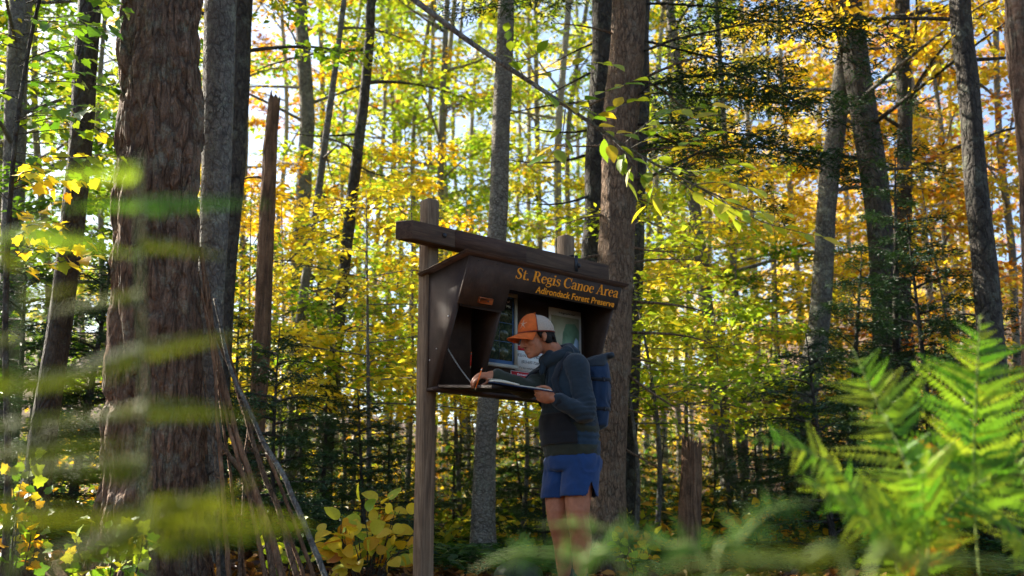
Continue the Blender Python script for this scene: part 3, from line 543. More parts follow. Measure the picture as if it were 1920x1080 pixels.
# ---------------------------------------------------------------- kiosk (register box on two posts)
KA = 0.857; KU = Vector((math.sin(KA), math.cos(KA), 0)); KV = Vector((math.cos(KA), -math.sin(KA), 0)); K0 = Vector((-.505, 6.3, 0))
D1, D0, HB, HT, HM, KW, KC, HTB, HM2 = .394, .090, 1.195, 1.934, 1.667, 1.264, .333, 1.888, 1.793
def KP(u, v, w): return K0 + KU * u + KV * v + Vector((0, 0, w))      # kiosk coordinates -> world
def KL(u, v, w): return np.array([u, -v, w])                           # kiosk coordinates -> local to its Empty
def ray_plane(px, py, p0, n):
    d = at(px, py, 1.0) - Vector((0, 0, CAMZ)); o = Vector((0, 0, CAMZ)); return o + d * ((p0 - o).dot(n) / d.dot(n))
def k_inv(p):
    q = p - K0; return q.dot(KU), q.dot(KV), q.z
KROT = (0, 0, math.atan2(KU.y, KU.x))

def m_paint():
    t = NT('brown_paint'); v = t.co((1, 1, 1)); n = t.noise(v, 9, 7, .65); n2 = t.noise(t.co((1, 1, .12)), 60, 5, .6); sc = t.noise(v, 160, 3, .5)
    c = t.ramp(n, [(.3, (.028, .016, .011)), (.52, (.046, .026, .018)), (.7, (.064, .038, .027))]); c = t.mix(t.ramp(sc, [(.68, (0, 0, 0)), (.74, (.5, .5, .5))]), c, (.13, .10, .08)); t.bump(n2, .35, .005); c = t.mix(t.ramp(t.noise(t.co((6, 6, .5)), 7, 6, .7), [(.52, (0, 0, 0)), (.75, (.45, .45, .45))]), c, (.075, .052, .038))
    m = t.base(c, .68); t.b.inputs['Specular IOR Level'].default_value = .3; return m
def m_wood(name, dark, mid, light, grain=(22, 22, 1.2), stain=.5, bump=.5):
    t = NT(name); v = t.co(grain); n = t.noise(v, 1.6, 8, .7, 1.2); big = t.noise(t.co((1, 1, .6)), 3.5, 4, .6); c = t.ramp(n, [(.28, dark), (.5, mid), (.75, light)])
    c = t.mix(t.ramp(big, [(.4, (0, 0, 0)), (.7, (stain,) * 3)]), c, dark); t.bump(n, bump, .006); return t.base(c, .8)
M['paint'] = m_paint()
M['post_wood'] = m_wood('post_wood', (.055, .033, .020), (.20, .132, .080), (.40, .285, .18))
M['beam_wood'] = m_wood('beam_wood', (.022, .013, .009), (.078, .044, .027), (.15, .092, .056), (1.2, 22, 22))
M['roof_board'] = m_wood('roof_board', (.03, .015, .01), (.075, .036, .022), (.13, .07, .045), (2, 22, 22), .4, .4)
M['metal'] = m_plain('galvanised', (.28, .28, .27), .45, .3, 60, 0, 200, .8)
M['dark_metal'] = m_plain('dark_metal', (.04, .04, .045), .5, .3, 60, 0, 200, .6)
M['orange_wood'] = m_plain('orange_wood', (.42, .10, .02), .5, .3, 40, .2, 80, 0, .4, (.1, 1, 1))
M['letter'] = m_plain('letter_paint', (.92, .34, .02), .5, .12, 40)
M['paper'] = m_plain('paper', (.66, .66, .64), .5, .06, 12)
M['red_print'] = m_plain('red_print', (.45, .02, .025), .5, .08, 12)
M['ink'] = m_plain('ink', (.02, .02, .022), .6, .1, 12)
M['white_ink'] = m_plain('white_ink', (.7, .7, .7), .6, .05, 12)
M['frame_grey'] = m_plain('frame_beige', (.42, .40, .34), .5, .1, 20)
M['blue_print'] = m_plain('blue_print', (.10, .20, .42), .35, .25, 6)

kiosk = thing('register_kiosk', 'brown painted trail register kiosk with orange lettering, hung on two wooden posts', 'kiosk', (K0.x, K0.y, 0), None, KROT)
def kpart(name, g, mat, parent=None, smooth=False, label=None):
    o = link(name, g.mesh(name, mat, smooth), parent or kiosk)
    if label: o['label'] = label
    return o
PS = .089
def post(u, top, name='post'):
    rs = np.random.RandomState(int(u * 100) + 5); g = Geo(); c0 = KL(u, -PS / 2 - .002, 0); gz = ground(*(KP(u, -PS / 2, 0).xy)) - .3
    zs = np.linspace(gz, top - .012, 26); s = PS / 2; b = .006
    sec = np.array([(-s + b, -s), (s - b, -s), (s, -s + b), (s, s - b), (s - b, s), (-s + b, s), (-s, s - b), (-s, -s + b)])
    V = np.concatenate([np.concatenate([sec + rs.normal(0, .0008, sec.shape), np.full((8, 1), z)], 1) for z in zs] + [np.concatenate([sec * .93, np.full((8, 1), top)], 1)]) + c0 * [1, 1, 0]
    n = len(zs) + 1; Q = [(i * 8 + j, i * 8 + (j + 1) % 8, i * 8 + 8 + (j + 1) % 8, i * 8 + 8 + j) for i in range(n - 1) for j in range(8)]
    T = [(n * 8 - 8, n * 8 - 8 + j, n * 8 - 8 + j + 1) for j in range(1, 7)]; g.add(V, Q, T); return kpart(name, g, M['post_wood'])
post(.03, 2.375); post(1.2, 2.36)
def o3_(P, i):
    s_ = np.array([0, -(D0 - D1), HB - HT]); s_ /= np.linalg.norm(s_); n_ = np.cross(np.array([1., 0, 0]), s_); n_ *= -np.sign(n_[1]); return P + s_ * .018 + n_ * .0185, n_
# beam: mitred left end, on the front faces of the posts
zb0, zb1 = 2.062, 2.178
g = Geo(); g.prism([(-.255, -.0), (-.19, PS), (KW + .22, PS), (KW + .22, 0)], zb1 - zb0, (0, 0, zb0), (1, 0, 0), (0, -1, 0), (0, 0, 1))
me = g.mesh('beam', M['beam_wood']); beam = link('beam', me, kiosk); bv = beam.modifiers.new('bevel', 'BEVEL'); bv.width = .005; bv.segments = 2
g = Geo(); g.box(KL(.42, PS + .003, 2.12), (.58, .005, .112)); kpart('splice_board', g, M['roof_board'])  # thin dark sheet along the middle of the beam face
for i_ in range(9):
    g = Geo(); P_ = KL(.06 + i_ * .143, D1 + .0005, HT) ; P_ = o3_(P_, i_); g.tube(np.array([P_[0], P_[0] + P_[1] * .0015]), .0042, 8); kpart('screw', g, M['dark_metal'])
for u in (.045, 1.19):
    g = Geo(); P = KL(u, PS + .001, 2.125); g.tube(np.array([P, P + [0, -.006, 0], P + [0, -.011, 0]]), [.016, .015, .008], 10); kpart('bolt', g, M['dark_metal'])
g = Geo(); g.box(KL(1.165, PS + .002, 2.135), (.03, .004, .11)); g.box(KL(1.165, .02, 2.195), (.032, .10, .006)); kpart('bracket', g, M['dark_metal'])
# side panels and the divider of the writing compartment
TH = .018; VB = .074
def vw(h): return D0 + (D1 - D0) * (h - HB) / (HT - HB)
def side(u0, name, hb=HB, h1=HT, hback=HTB):
    g = Geo(); g.prism([(0.013, hb), (.013, hback), (vw(h1) - .001, h1), (vw(hb) - .001, hb)], TH, (u0, 0, 0), (0, -1, 0), (0, 0, 1), (1, 0, 0)); return kpart(name, g, M['paint'])
side(0, 'side_panel'); side(KW - TH, 'side_panel'); side(KC - TH / 2, 'divider', HB + .02, HM2 + .03, HM2 + .03)
g = Geo(); g.box(KL(KW / 2, .0055, (HB + HTB) / 2), (KW, .011, HTB - HB)); kpart('back_panel', g, M['paint'])
g = Geo(); g.box(KL((KC + KW) / 2, VB - .006, (HB + HM2) / 2 + .02), (KW - KC - 2 * TH, .010, HM2 - HB + .03)); kpart('display_panel', g, M['paint'])
g = Geo(); g.box(KL(KW / 2, D0 / 2 + .004, HB - .010), (KW + .004, D0 + .012, .019)); kpart('bottom_board', g, M['paint'])
# header board (sloping front), L-shaped, 18 mm thick
fs = Vector((0, -(D0 - D1), HB - HT)).normalized()          # local: down the slope
fn = Vector((0, -1, 0)) * 1.0; sl = np.array([0, -(D0 - D1), HB - HT]); sl /= np.linalg.norm(sl); nrm = np.cross(np.array([1., 0, 0]), sl); nrm *= -np.sign(nrm[1])
def SH(h): return (HT - h) / abs(sl[2])                       # height -> distance down the slope
o3 = KL(0, D1, HT)
g = Geo(); g.prism([(-.004, .004), (KW + .004, .004), (KW + .004, SH(HM2)), (KC + .012, SH(HM2)), (KC + .012, SH(HM)), (-.004, SH(HM))], TH, o3, (1, 0, 0), sl, nrm)
me = g.mesh('header_board', M['paint'])
header = link('header_board', me, kiosk); a, b_, c_ = KC + .012, SH(HM2), SH(HM)
def slab(u0, u1, s0, s1):
    mid = o3 + np.array([1, 0, 0]) * (u0 + u1) / 2 + sl * (s0 + s1) / 2 + nrm * TH / 2
    Mx = Matrix((Vector((1, 0, 0)), Vector(nrm), Vector(sl))).transposed(); g.box(mid, (u1 - u0, TH, s1 - s0), Mx, .0015)
g = Geo(); slab(.02, KC - .01, c_ - .001, c_ + .014); kpart('door_stop', g, M['paint'])
# roof
g = Geo(); rt = .010
g.prism([(-.05, HTB - .006), (D1 + .035, HT + .0055), (D1 + .035, HT + .0055 + rt), (-.05, HTB - .006 + rt)], KW + .085, (-.042, 0, 0), (0, -1, 0), (0, 0, 1), (1, 0, 0)); kpart('roof', g, M['roof_board'])
g = Geo(); g.prism([(-.06, HTB + .0045), (D1 + .042, HT + .0165), (D1 + .042, HT + .0200), (-.06, HTB + .0080)], KW + .10, (-.05, 0, 0), (0, -1, 0), (0, 0, 1), (1, 0, 0)); kpart('roof_felt', g, M['beam_wood'])
# door let down as a writing shelf
DL = .50; drop = .055; g = Geo(); e = np.array([0, -DL, -drop]); e /= np.linalg.norm(e); dn = np.cross(np.array([1., 0, 0]), e); dn *= np.sign(dn[2])
hin = KL(.004, D0 + .004, HB + .004); mid = hin + np.array([KC / 2, 0, 0]) + e * (DL / 2 + .004) - dn * .0005
Mx = Matrix((Vector((1, 0, 0)), Vector(e), Vector(dn))).transposed(); g.box(mid, (KC - .004, DL, .018), Mx, .002); door = kpart('door', g, M['paint'])
g = Geo(); g.tube(np.array([hin + [.03, 0, .002], hin + [KC - .03, 0, .002]]), .006, 8); link('hinge', g.mesh('hinge', M['dark_metal'], True), door)
def on_door(u, d, h=0.0): return KL(.004 + u, D0 + .004, HB + .004) + e * d + dn * (.009 + h)
# chain
c0 = Vector(k_inv(ray_plane(840, 654, KP(TH + .004, 0, 0), KU))); c0 = KL(TH + .004, c0.y, c0.z); c1 = on_door(.02, .31, .004)
g = Geo(); n = 44
for i in range(n):
    f = (i + .5) / n; p = c0 + (c1 - c0) * f - np.array([0, 0, .012]) * 4 * f * (1 - f); ax = unit(c1 - c0); s1 = unit(np.cross(ax, [0, 0, 1.])); s2 = np.cross(ax, s1); w1 = s1 if i % 2 else s2
    th = np.linspace(0, 2 * np.pi, 9); L_ = np.linalg.norm(c1 - c0) / n * .72
    g.tube(p + ax * np.cos(th)[:, None] * L_ + w1 * np.sin(th)[:, None] * .0042, .0013, 4, False)
kpart('chain', g, M['metal'])
# latch and its screw
pl = ray_plane(905, 562, KP(0, D1, HT), (KU.cross(Vector((KV.x * (D0 - D1), KV.y * (D0 - D1), HB - HT)))).normalized()); uu, vv_, ww = k_inv(pl)
def on_head(u, s, h): return o3 + np.array([1., 0, 0]) * u + sl * s + nrm * (TH + h)
Mh = Matrix((Vector((1, 0, 0)), Vector(nrm), Vector(sl))).transposed()
g = Geo(); g.box(on_head(uu, SH(ww), .011), (.102, .022, .036), Mh, .003); latch = kpart('latch', g, M['orange_wood'])
g = Geo(); P = on_head(uu + .012, SH(ww), .0222); g.tube(np.array([P, P + nrm * .002]), .005, 8); link('screw', g.mesh('screw', M['dark_metal']), latch)
for (u, h) in ((-.001, 1.42), (-.001, 1.6), (-.001, 1.36)):
    g = Geo(); P = KL(-.0005, {1.42: .09, 1.6: .2, 1.36: .025}[h], h); g.tube(np.array([P, P - [.0025, 0, 0]]), .004, 8); kpart('screw', g, M['white_ink'])
# ---- lettering
def stroke(g, pts, th, z, n=None):
    pts = np.asarray(pts, float); th = np.asarray(th, float) * np.ones(len(pts)); n = n or (2 if len(pts) == 2 else 6 * len(pts)); C = crom(np.c_[pts, np.zeros(len(pts))], n)[:, :2]; t_ = np.interp(np.linspace(0, 1, n), np.linspace(0, 1, len(pts)), th)
    d = unit(np.gradient(C, axis=0)); nn = np.c_[-d[:, 1], d[:, 0]] * t_[:, None] / 2; V = np.concatenate([np.c_[C + nn, np.full(n, z)], np.c_[C - nn, np.full(n, z)]]); i = np.arange(n - 1)
    g.add(V, np.stack([i, n + i, n + i + 1, i + 1], -1))
def glyph(g, ch, x, k):
    z = [k * 1.0]
    def S(pts, th): stroke(g, [(p[0] + x, p[1]) for p in pts], th, z[0]); z[0] += .0012
    def stem(cx, y0, y1, w=.16, st=True, sb=True):
        S([(cx, y0), (cx, y1)], w)
        if sb: S([(cx - .15, y0 + .025), (cx + .15, y0 + .025)], .05)
        if st: S([(cx - .15, y1 - .025), (cx + .02, y1 - .025)], .05)
    if ch in 'Ss':
        q = 1 if ch == 'S' else .66; P = [(.47, .78), (.38, .94), (.24, .965), (.11, .84), (.14, .66), (.30, .52), (.45, .36), (.46, .18), (.36, .045), (.2, .03), (.06, .2)]
        S([(a * (q if q == 1 else .8), b * q) for a, b in P], np.array([.05, .06, .07, .13, .16, .18, .16, .13, .07, .06, .05]) * (1 if q == 1 else .85)); S([(.475 * (1 if q == 1 else .8), .72 * q), (.475 * (1 if q == 1 else .8), .98 * q)], .04); S([(.05 * q, .0), (.05 * q, .28 * q)], .04); return .58 if q == 1 else .46
    if ch == 't': S([(.17, .86), (.17, .18), (.24, .04), (.36, .09)], [.10, .16, .12, .05]); S([(.02, .625), (.35, .625)], .06); return .38
    if ch == '.': S([(.06, .08), (.22, .08)], .16); return .28
    if ch == 'R': stem(.18, 0, 1, .17); S([(.2, .97), (.42, .95), (.53, .76), (.44, .55), (.2, .515)], [.05, .08, .18, .09, .05]); S([(.36, .52), (.64, .03)], .17); S([(.56, .025), (.76, .025)], .05); return .76
    if ch == 'e': S([(.1, .375), (.43, .375)], .05); S([(.42, .36), (.41, .54), (.27, .64), (.13, .53), (.09, .32), (.16, .1), (.3, .035), (.45, .14)], [.10, .11, .06, .13, .17, .13, .07, .03]); return .5
    if ch == 'g':
        S([(.25, .64), (.39, .55), (.39, .38), (.25, .28), (.11, .38), (.11, .55), (.25, .64)], [.05, .13, .13, .05, .13, .13, .05]); S([(.16, .3), (.09, .2), (.18, .13), (.38, .11), (.48, -.02), (.4, -.17), (.22, -.23), (.06, -.15), (.08, -.02), (.18, .08)], [.06, .08, .1, .13, .1, .07, .06, .07, .06, .05]); S([(.34, .58), (.5, .62)], .07); return .53
    if ch == 'i': stem(.16, 0, .65); S([(.08, .88), (.25, .88)], .16); return .33
    if ch == 'C': S([(.66, .7), (.6, .88), (.45, .965), (.25, .9), (.12, .68), (.11, .38), (.22, .12), (.44, .03), (.62, .1), (.69, .24)], [.04, .05, .06, .13, .18, .18, .13, .07, .05, .04]); S([(.68, .66), (.68, .99)], .05); return .76
    if ch == 'a': S([(.09, .47), (.13, .6), (.25, .64), (.37, .57), (.39, .4), (.39, .12), (.44, .03), (.52, .05)], [.10, .11, .06, .12, .16, .16, .10, .04]); S([(.37, .39), (.17, .3), (.09, .16), (.16, .04), (.27, .05), (.38, .15)], [.05, .10, .15, .10, .06, .05]); return .53
    if ch == 'n': stem(.16, 0, .64); S([(.2, .5), (.3, .61), (.41, .61), (.47, .48), (.47, .0)], [.05, .07, .11, .16, .16]); S([(.35, .025), (.6, .025)], .05); return .62
    if ch == 'o': S([(.27, .64), (.43, .52), (.45, .33), (.42, .13), (.27, .02), (.12, .13), (.09, .33), (.11, .52), (.27, .64)], [.05, .14, .17, .14, .05, .14, .17, .14, .05]); return .54
    if ch == 'A': S([(.1, .0), (.37, .98)], .06); S([(.36, .98), (.62, .0)], .17); S([(.2, .32), (.52, .32)], .05); S([(0, .025), (.22, .025)], .05); S([(.48, .025), (.74, .025)], .05); return .74
    if ch == 'r': stem(.16, 0, .64); S([(.2, .46), (.28, .58), (.36, .62), (.44, .58)], [.06, .1, .14, .12]); return .46
    return .26
def head_uv(px, py):
    n = KU.cross(Vector((KV.x * (D0 - D1), KV.y * (D0 - D1), HB - HT))).normalized(); p0 = KP(0, D1, HT) + n * (TH if n.y < 0 else -TH); u, v, w = k_inv(ray_plane(px, py, p0, n)); return u, SH(w) 
def place_flat(V, p0, ex, ey, nz, sx, sy, lift): return p0 + V[:, :1] * sx * ex + V[:, 1:2] * sy * ey + nz * (lift + V[:, 2:3] * .0003)
def serif_text(name, txt, L0, L1, cap, parent, mat):
    g = Geo(); x = 0; 
    for i, ch in enumerate(txt): x += glyph(g, ch, x, (i % 3) * .02)
    V = np.concatenate(g.V); p0 = on_head(*L0, 0); p1 = on_head(*L1, 0); ex = p1 - p0; wd = np.linalg.norm(ex); ex /= wd; ey = np.cross(nrm, ex); ey = ey if ey[2] > 0 else -ey
    g.V = [place_flat(V, p0, ex, ey, nrm, wd / x, cap, .0015)]; g.Q = [np.concatenate(g.Q)]; link(name, g.mesh(name, mat), parent)
def font_mesh(txt, bold=0.0):
    cu = bpy.data.curves.new('t', 'FONT'); cu.body = txt; cu.size = 1; cu.offset = bold; ob = bpy.data.objects.new('t', cu); COL.objects.link(ob); dg = bpy.context.evaluated_depsgraph_get(); me = bpy.data.meshes.new_from_object(ob.evaluated_get(dg)); bpy.data.objects.remove(ob)
    V = np.array([v.co[:] for v in me.vertices]); F = [tuple(p.vertices) for p in me.polygons]; bpy.data.meshes.remove(me); return V, F
def flat_text(name, txt, p0, ex, ey, nz, width, height, mat, parent, bold=0.0, lift=.0015):
    V, F = font_mesh(txt, bold); lo = V.min(0); V = V - [lo[0], 0, 0]; w = V[:, 0].max(); V[:, 2] = 0; cap = .73
    P = place_flat(V, np.asarray(p0, float), np.asarray(ex, float), np.asarray(ey, float), np.asarray(nz, float), width / w, height / cap, lift)
    me = bpy.data.meshes.new(name); me.from_pydata(P.tolist(), [], F); me.materials.append(mat); me.update(); return link(name, me, parent)
serif_text('lettering', 'St. Regis Canoe Area', head_uv(966, 519), head_uv(1158, 556.5), .066, kiosk, M['letter'])
p0 = on_head(*head_uv(1004, 546), 0); p1 = on_head(*head_uv(1151, 574), 0); ex = p1 - p0; wd = np.linalg.norm(ex); ex /= wd; ey = np.cross(nrm, ex); ey = ey if ey[2] > 0 else -ey
flat_text('lettering', 'Adirondack Forest Preserve', p0, ex, ey, nrm, wd, .041, M['letter'], kiosk, .022)

# ---- notices on the back panel
def back_uw(px, py, v=VB + .002):
    u, v_, w = k_inv(ray_plane(px, py, KP(0, v, 0), KV)); return u, w
def bposter(name, label, px0, px1, cat='poster'):
    (u0, w0), (u1, w1) = px0, px1; t_ = thing(name, label, cat, tuple(KP(u0, VB - .0005, w0)), None, KROT); return t_, u1 - u0, w1 - w0
EX, EY, NZ = np.array([1., 0, 0]), np.array([0, 0, 1.]), np.array([0, -1., 0])
def rect(g, x0, x1, z0, z1, y0, y1): g.box(((x0 + x1) / 2, (y0 + y1) / 2, (z0 + z1) / 2), (x1 - x0, abs(y1 - y0), z1 - z0))
def sub(name, parent, mat, *rects):
    g = Geo()
    for r in rects: rect(g, *r)
    return link(name, g.mesh(name, mat), parent)
# framed picture board, left, half hidden behind the compartment
ur, wt = back_uw(968, 553); _, wb = back_uw(964, 692); w_ = ur - KC - TH * 1.2; h_ = wt - wb
fr, W_, H_ = bposter('framed_poster', 'beige framed dark photo poster with blue border, beside the writing compartment', (ur - w_, wb), (ur, wt))
b = .022; [sub('frame_bar', fr, M['frame_grey'], q) for q in ((0, w_, 0, b, -.016, 0), (0, w_, h_ - b, h_, -.016, 0), (0, b, b, h_ - b, -.0155, 0), (w_ - b, w_, b, h_ - b, -.0155, 0))]
sub('sheet', fr, M['blue_print'], (b, w_ - b, b, h_ - b, -.004, 0))
def m_photo(name, seed):
    t = NT(name); v = t.co((1, 1, 1)); mp = t.n('Mapping'); mp.inputs['Location'].default_value = (seed, seed, 0); t.L.new(v, mp.inputs[0]); n = t.noise(mp.outputs[0], 22, 7, .7, 1.5); c = t.ramp(n, [(.3, (.008, .012, .010)), (.5, (.03, .045, .025)), (.62, (.10, .10, .05)), (.72, (.22, .24, .25))]); m = t.base(c, .12); return m
b2 = .034
for i in range(3):
    for j in range(2):
        z0 = b2 + .012 + i * (h_ - .12) / 3; x0 = b2 + j * (w_ - 2 * b2) / 2; sub('photo', fr, m_photo('photo_%d%d' % (i, j), i * 3.1 + j * 7.7), (x0 + .001, x0 + (w_ - 2 * b2) / 2 - .001, z0, z0 + (h_ - .12) / 3 - .003, -.0052, -.004))
sub('title_panel', fr, M['ink'], (b2, w_ - b2, h_ - .108, h_ - b - .012, -.0052, -.004))
flat_text('title', 'of', (w_ - b2 - .045, -.0052, h_ - .062), EX, EY, NZ, .02, .016, M['white_ink'], fr)
flat_text('title', 'St. Regis Mt.', (w_ - b2 - .17, -.0052, h_ - .095), EX, EY, NZ, .158, .018, M['white_ink'], fr)
# map sheet, right
u0, wt = back_uw(1029, 575); u1, wt2 = back_uw(1089, 588); _, wb = back_uw(1088, 697); w_ = u1 - u0; h_ = wt - wb
mp_, W_, H_ = bposter('map_sheet', 'pale printed area map with green land and blue lake on the dark back panel', (u0, wb), (u1, wt), 'map')
sub('sheet', mp_, M['paper'], (0, w_, 0, h_, -.003, 0)); M['map_green'] = m_plain('map_green', (.13, .22, .14), .4, .4, 14); M['map_tan'] = m_plain('map_tan', (.33, .32, .22), .4, .25, 10); M['map_blue'] = m_plain('map_blue', (.30, .42, .58), .4, .1, 8)
sub('map_print', mp_, M['map_tan'], (.02, w_ - .02, .02, h_ - .05, -.0038, -.003))
def blob(g, pts, d, y): g.prism(pts, d, (0, y, 0), (1, 0, 0), (0, 0, 1), (0, -1, 0))
g = Geo(); blob(g, [(w_ * .34, .022), (w_ - .022, .022), (w_ - .022, h_ * .68), (w_ * .8, h_ * .78), (w_ * .52, h_ * .76), (w_ * .42, h_ * .6)], .0006, -.0038); link('map_land', g.mesh('map_land', M['map_green']), mp_)
g = Geo(); blob(g, [(w_ * .72, .03), (w_ * .9, .03), (w_ * .91, h_ * .5), (w_ * .82, h_ * .56), (w_ * .74, h_ * .42), (w_ * .78, h_ * .28)], .0006, -.0044); link('map_lake', g.mesh('map_lake', M['map_blue']), mp_)
flat_text('title', 'St. Regis Canoe Area', (w_ * .3, -.003, h_ - .032), EX, EY, NZ, w_ * .5, .012, M['ink'], mp_, .01)
# ranger notices (white sheets with red bands)
def notice(label, pxa, pxb, bands, lines):
    u0, wt = back_uw(*pxa); u1, _ = back_uw(pxb[0], pxa[1]); _, wb = back_uw(pxa[0], pxb[1]); w_, h_ = u1 - u0, wt - wb; t_, _, _ = bposter('paper_notice', label, (u0, wb), (u1, wt), 'notice')
    sub('sheet', t_, M['paper'], (0, w_, 0, h_, -.002, 0))
    for (f0, f1) in bands: sub('red_band', t_, M['red_print'], (0.003, w_ - .003, h_ * f0, h_ * f1, -.0028, -.002))
    for (s, x, f, wd, hh, m) in lines: flat_text('print', s, (w_ * x, -.0028 if m == 'white_ink' else -.002, h_ * f), EX, EY, NZ, w_ * wd, hh, M[m], t_, .012, .0006)
notice('white notice with a phone number under a red band, behind the hiker\'s chin', (966, 646), (1024, 694), [(.80, .98)], [('833-NYS-RANGERS', .08, .56, .84, .020, 'ink'), ('(833-697-7264)', .2, .32, .6, .019, 'ink'), ('To be notified', .12, .10, .5, .010, 'ink'), ('Forest Rangers', .3, .85, .45, .014, 'white_ink')])
notice('lower white notice with a broad red heading, beside the writing hand', (958, 694), (1016, 730), [(.56, .97)], [('Emergency', .2, .78, .6, .014, 'white_ink'), ('Contact', .3, .62, .4, .012, 'white_ink'), ('In case', .08, .36, .4, .010, 'ink'), ('State Police', .08, .16, .6, .012, 'ink')])
# red pencil hanging in the compartment
M['pencil_red'] = m_plain('pencil_red', (.55, .03, .01), .4, .1, 20); M['pencil_orange'] = m_plain('pencil_orange', (.85, .16, .01), .4, .1, 20); M['wood_pale'] = m_plain('wood_pale', (.55, .36, .18), .6, .1, 30)
def pencil(label, p_tip, p_end, mat, r=.0038):
    P0, P1 = Vector(p_tip), Vector(p_end); t_ = thing('pencil', label, 'pencil', tuple(P0)); d = np.array(P1 - P0); L_ = np.linalg.norm(d); d /= L_
    def seg(name, a, b_, r0, r1, m): gg = Geo(); gg.tube(np.array([d * a, d * b_]), [r0, r1], 6); link(name, gg.mesh(name, m), t_)
    seg('lead_tip', 0, .004, .0006, .0012, M['ink']); seg('sharpened_wood', .004, .018, .0012, r, M['wood_pale']); seg('barrel', .018, L_ - .016, r, r, mat); seg('ferrule', L_ - .016, L_ - .007, r * 1.05, r * 1.05, M['metal']); seg('eraser', L_ - .007, L_, r * .95, r * .85, M['pencil_orange']); return t_
q0 = k_inv(ray_plane(882, 692, KP(0, .10, 0), KV)); q1 = k_inv(ray_plane(884, 660, KP(0, .10, 0), KV))
pc = pencil('red pencil hanging on a string inside the dark compartment', KP(*q0), KP(*q1), M['pencil_red'])
g = Geo(); g.tube(np.array([KP(*q1) - KP(*q0), KP(q1[0] + .01, .06, HM + .05) - KP(*q0)]), .0011, 4); link('string', g.mesh('string', M['ink']), pc)
# ---------------------------------------------------------------- hiker
from mathutils.bvhtree import BVHTree
def fuse(parts, voxel, smooth=6, name='fused', factor=.5):
    g = Geo()
    for (V, Q, T) in parts: g.add(V, Q, T)
    me = g.mesh(name, []); ob = bpy.data.objects.new(name, me); COL.objects.link(ob)
    md = ob.modifiers.new('r', 'REMESH'); md.mode = 'VOXEL'; md.voxel_size = voxel; md.use_smooth_shade = True
    sm = ob.modifiers.new('s', 'SMOOTH'); sm.iterations = smooth; sm.factor = factor
    dg = bpy.context.evaluated_depsgraph_get(); out = bpy.data.meshes.new_from_object(ob.evaluated_get(dg)); bpy.data.objects.remove(ob); bpy.data.meshes.remove(me)
    n = len(out.vertices); V = np.empty(n * 3); out.vertices.foreach_get('co', V); nn = np.empty(n * 3); out.vertices.foreach_get('normal', nn)
    F = np.array([tuple(p.vertices) for p in out.polygons if len(p.vertices) == 4]); bpy.data.meshes.remove(out); return V.reshape(-1, 3), nn.reshape(-1, 3), F
def limb(P, r, sides=14, n=None):
    """rounded tapered limb through points"""
    P = np.asarray(P, float); r = np.asarray(r, float); n = n or 6 * len(P); C = crom(P, n); rr = np.interp(np.linspace(0, 1, n), np.linspace(0, 1, len(r)), r)
    t0 = unit(C[0] - C[1]); t1 = unit(C[-1] - C[-2]); k = np.array([.95, .8, .55, .25])
    C2 = np.concatenate([[C[0] + t0 * rr[0] * q for q in k], C, [C[-1] + t1 * rr[-1] * q for q in k[::-1]]]); R2 = np.concatenate([rr[0] * np.sqrt(1 - k ** 2), rr, rr[-1] * np.sqrt(1 - k[::-1] ** 2)])
    return tube(C2, R2, sides, True)
def ellip(c, r, M3=None, nu=16, nv=12):
    th = np.linspace(0, np.pi, nv + 1)[1:-1]; ph = np.linspace(0, 2 * np.pi, nu, endpoint=False)
    V = np.stack([np.sin(th)[:, None] * np.cos(ph) * r[0], np.sin(th)[:, None] * np.sin(ph) * r[1], np.repeat(np.cos(th)[:, None], nu, 1) * r[2]], -1).reshape(-1, 3); V = np.concatenate([V, [[0, 0, r[2]], [0, 0, -r[2]]]])
    m = nv - 1; i = np.arange(m - 1)[:, None] * nu; j = np.arange(nu)[None]; k = (j + 1) % nu; Q = np.stack([i + j, i + nu + j, i + nu + k, i + k], -1).reshape(-1, 4); j = np.arange(nu); k = (j + 1) % nu
    T = np.concatenate([np.stack([j, k, np.full(nu, m * nu)], -1), np.stack([(m - 1) * nu + k, (m - 1) * nu + j, np.full(nu, m * nu + 1)], -1)])
    if M3 is not None: V = V @ np.asarray(M3).T
    return V + np.asarray(c, float), Q, T
def loft(rings, sides=24):
    """closed loft of horizontal ellipses: (centre, lateral half width, depth half width, facing angle)"""
    th = np.linspace(0, 2 * np.pi, sides, endpoint=False); V = []
    for (c, rl, rd, a) in rings:
        f = np.array([math.cos(a), math.sin(a), 0]); l = np.array([-f[1], f[0], 0]); V.append(np.asarray(c, float) + f * rd * np.cos(th)[:, None] + l * rl * np.sin(th)[:, None])
    n = len(V); V = np.concatenate(V + [[np.asarray(rings[0][0], float)], [np.asarray(rings[-1][0], float)]]); i = np.arange(n - 1)[:, None] * sides; j = np.arange(sides)[None]; k = (j + 1) % sides
    Q = np.stack([i + j, i + k, i + sides + k, i + sides + j], -1).reshape(-1, 4); b = n * sides; j = np.arange(sides); k = (j + 1) % sides
    return V, Q, np.concatenate([np.stack([k, j, np.full(sides, b)], -1), np.stack([b - sides + j, b - sides + k, np.full(sides, b + 1)], -1)])
A3 = lambda *a: np.array(a, float)
Fh, Fc = A3(-.75, -.66, 0), A3(-.87, -.5, 0); ah, ac = math.atan2(Fh[1], Fh[0]), math.atan2(Fc[1], Fc[0])
lat = lambda F: A3(-F[1], F[0], 0) * -1      # his right is (fy,-fx); left is its opposite
LEFTc = A3(.5, -.87, 0); LEFTh = A3(.66, -.75, 0)
pel = A3(.345, 6.20, .84); chest = A3(.303, 6.215, 1.29)
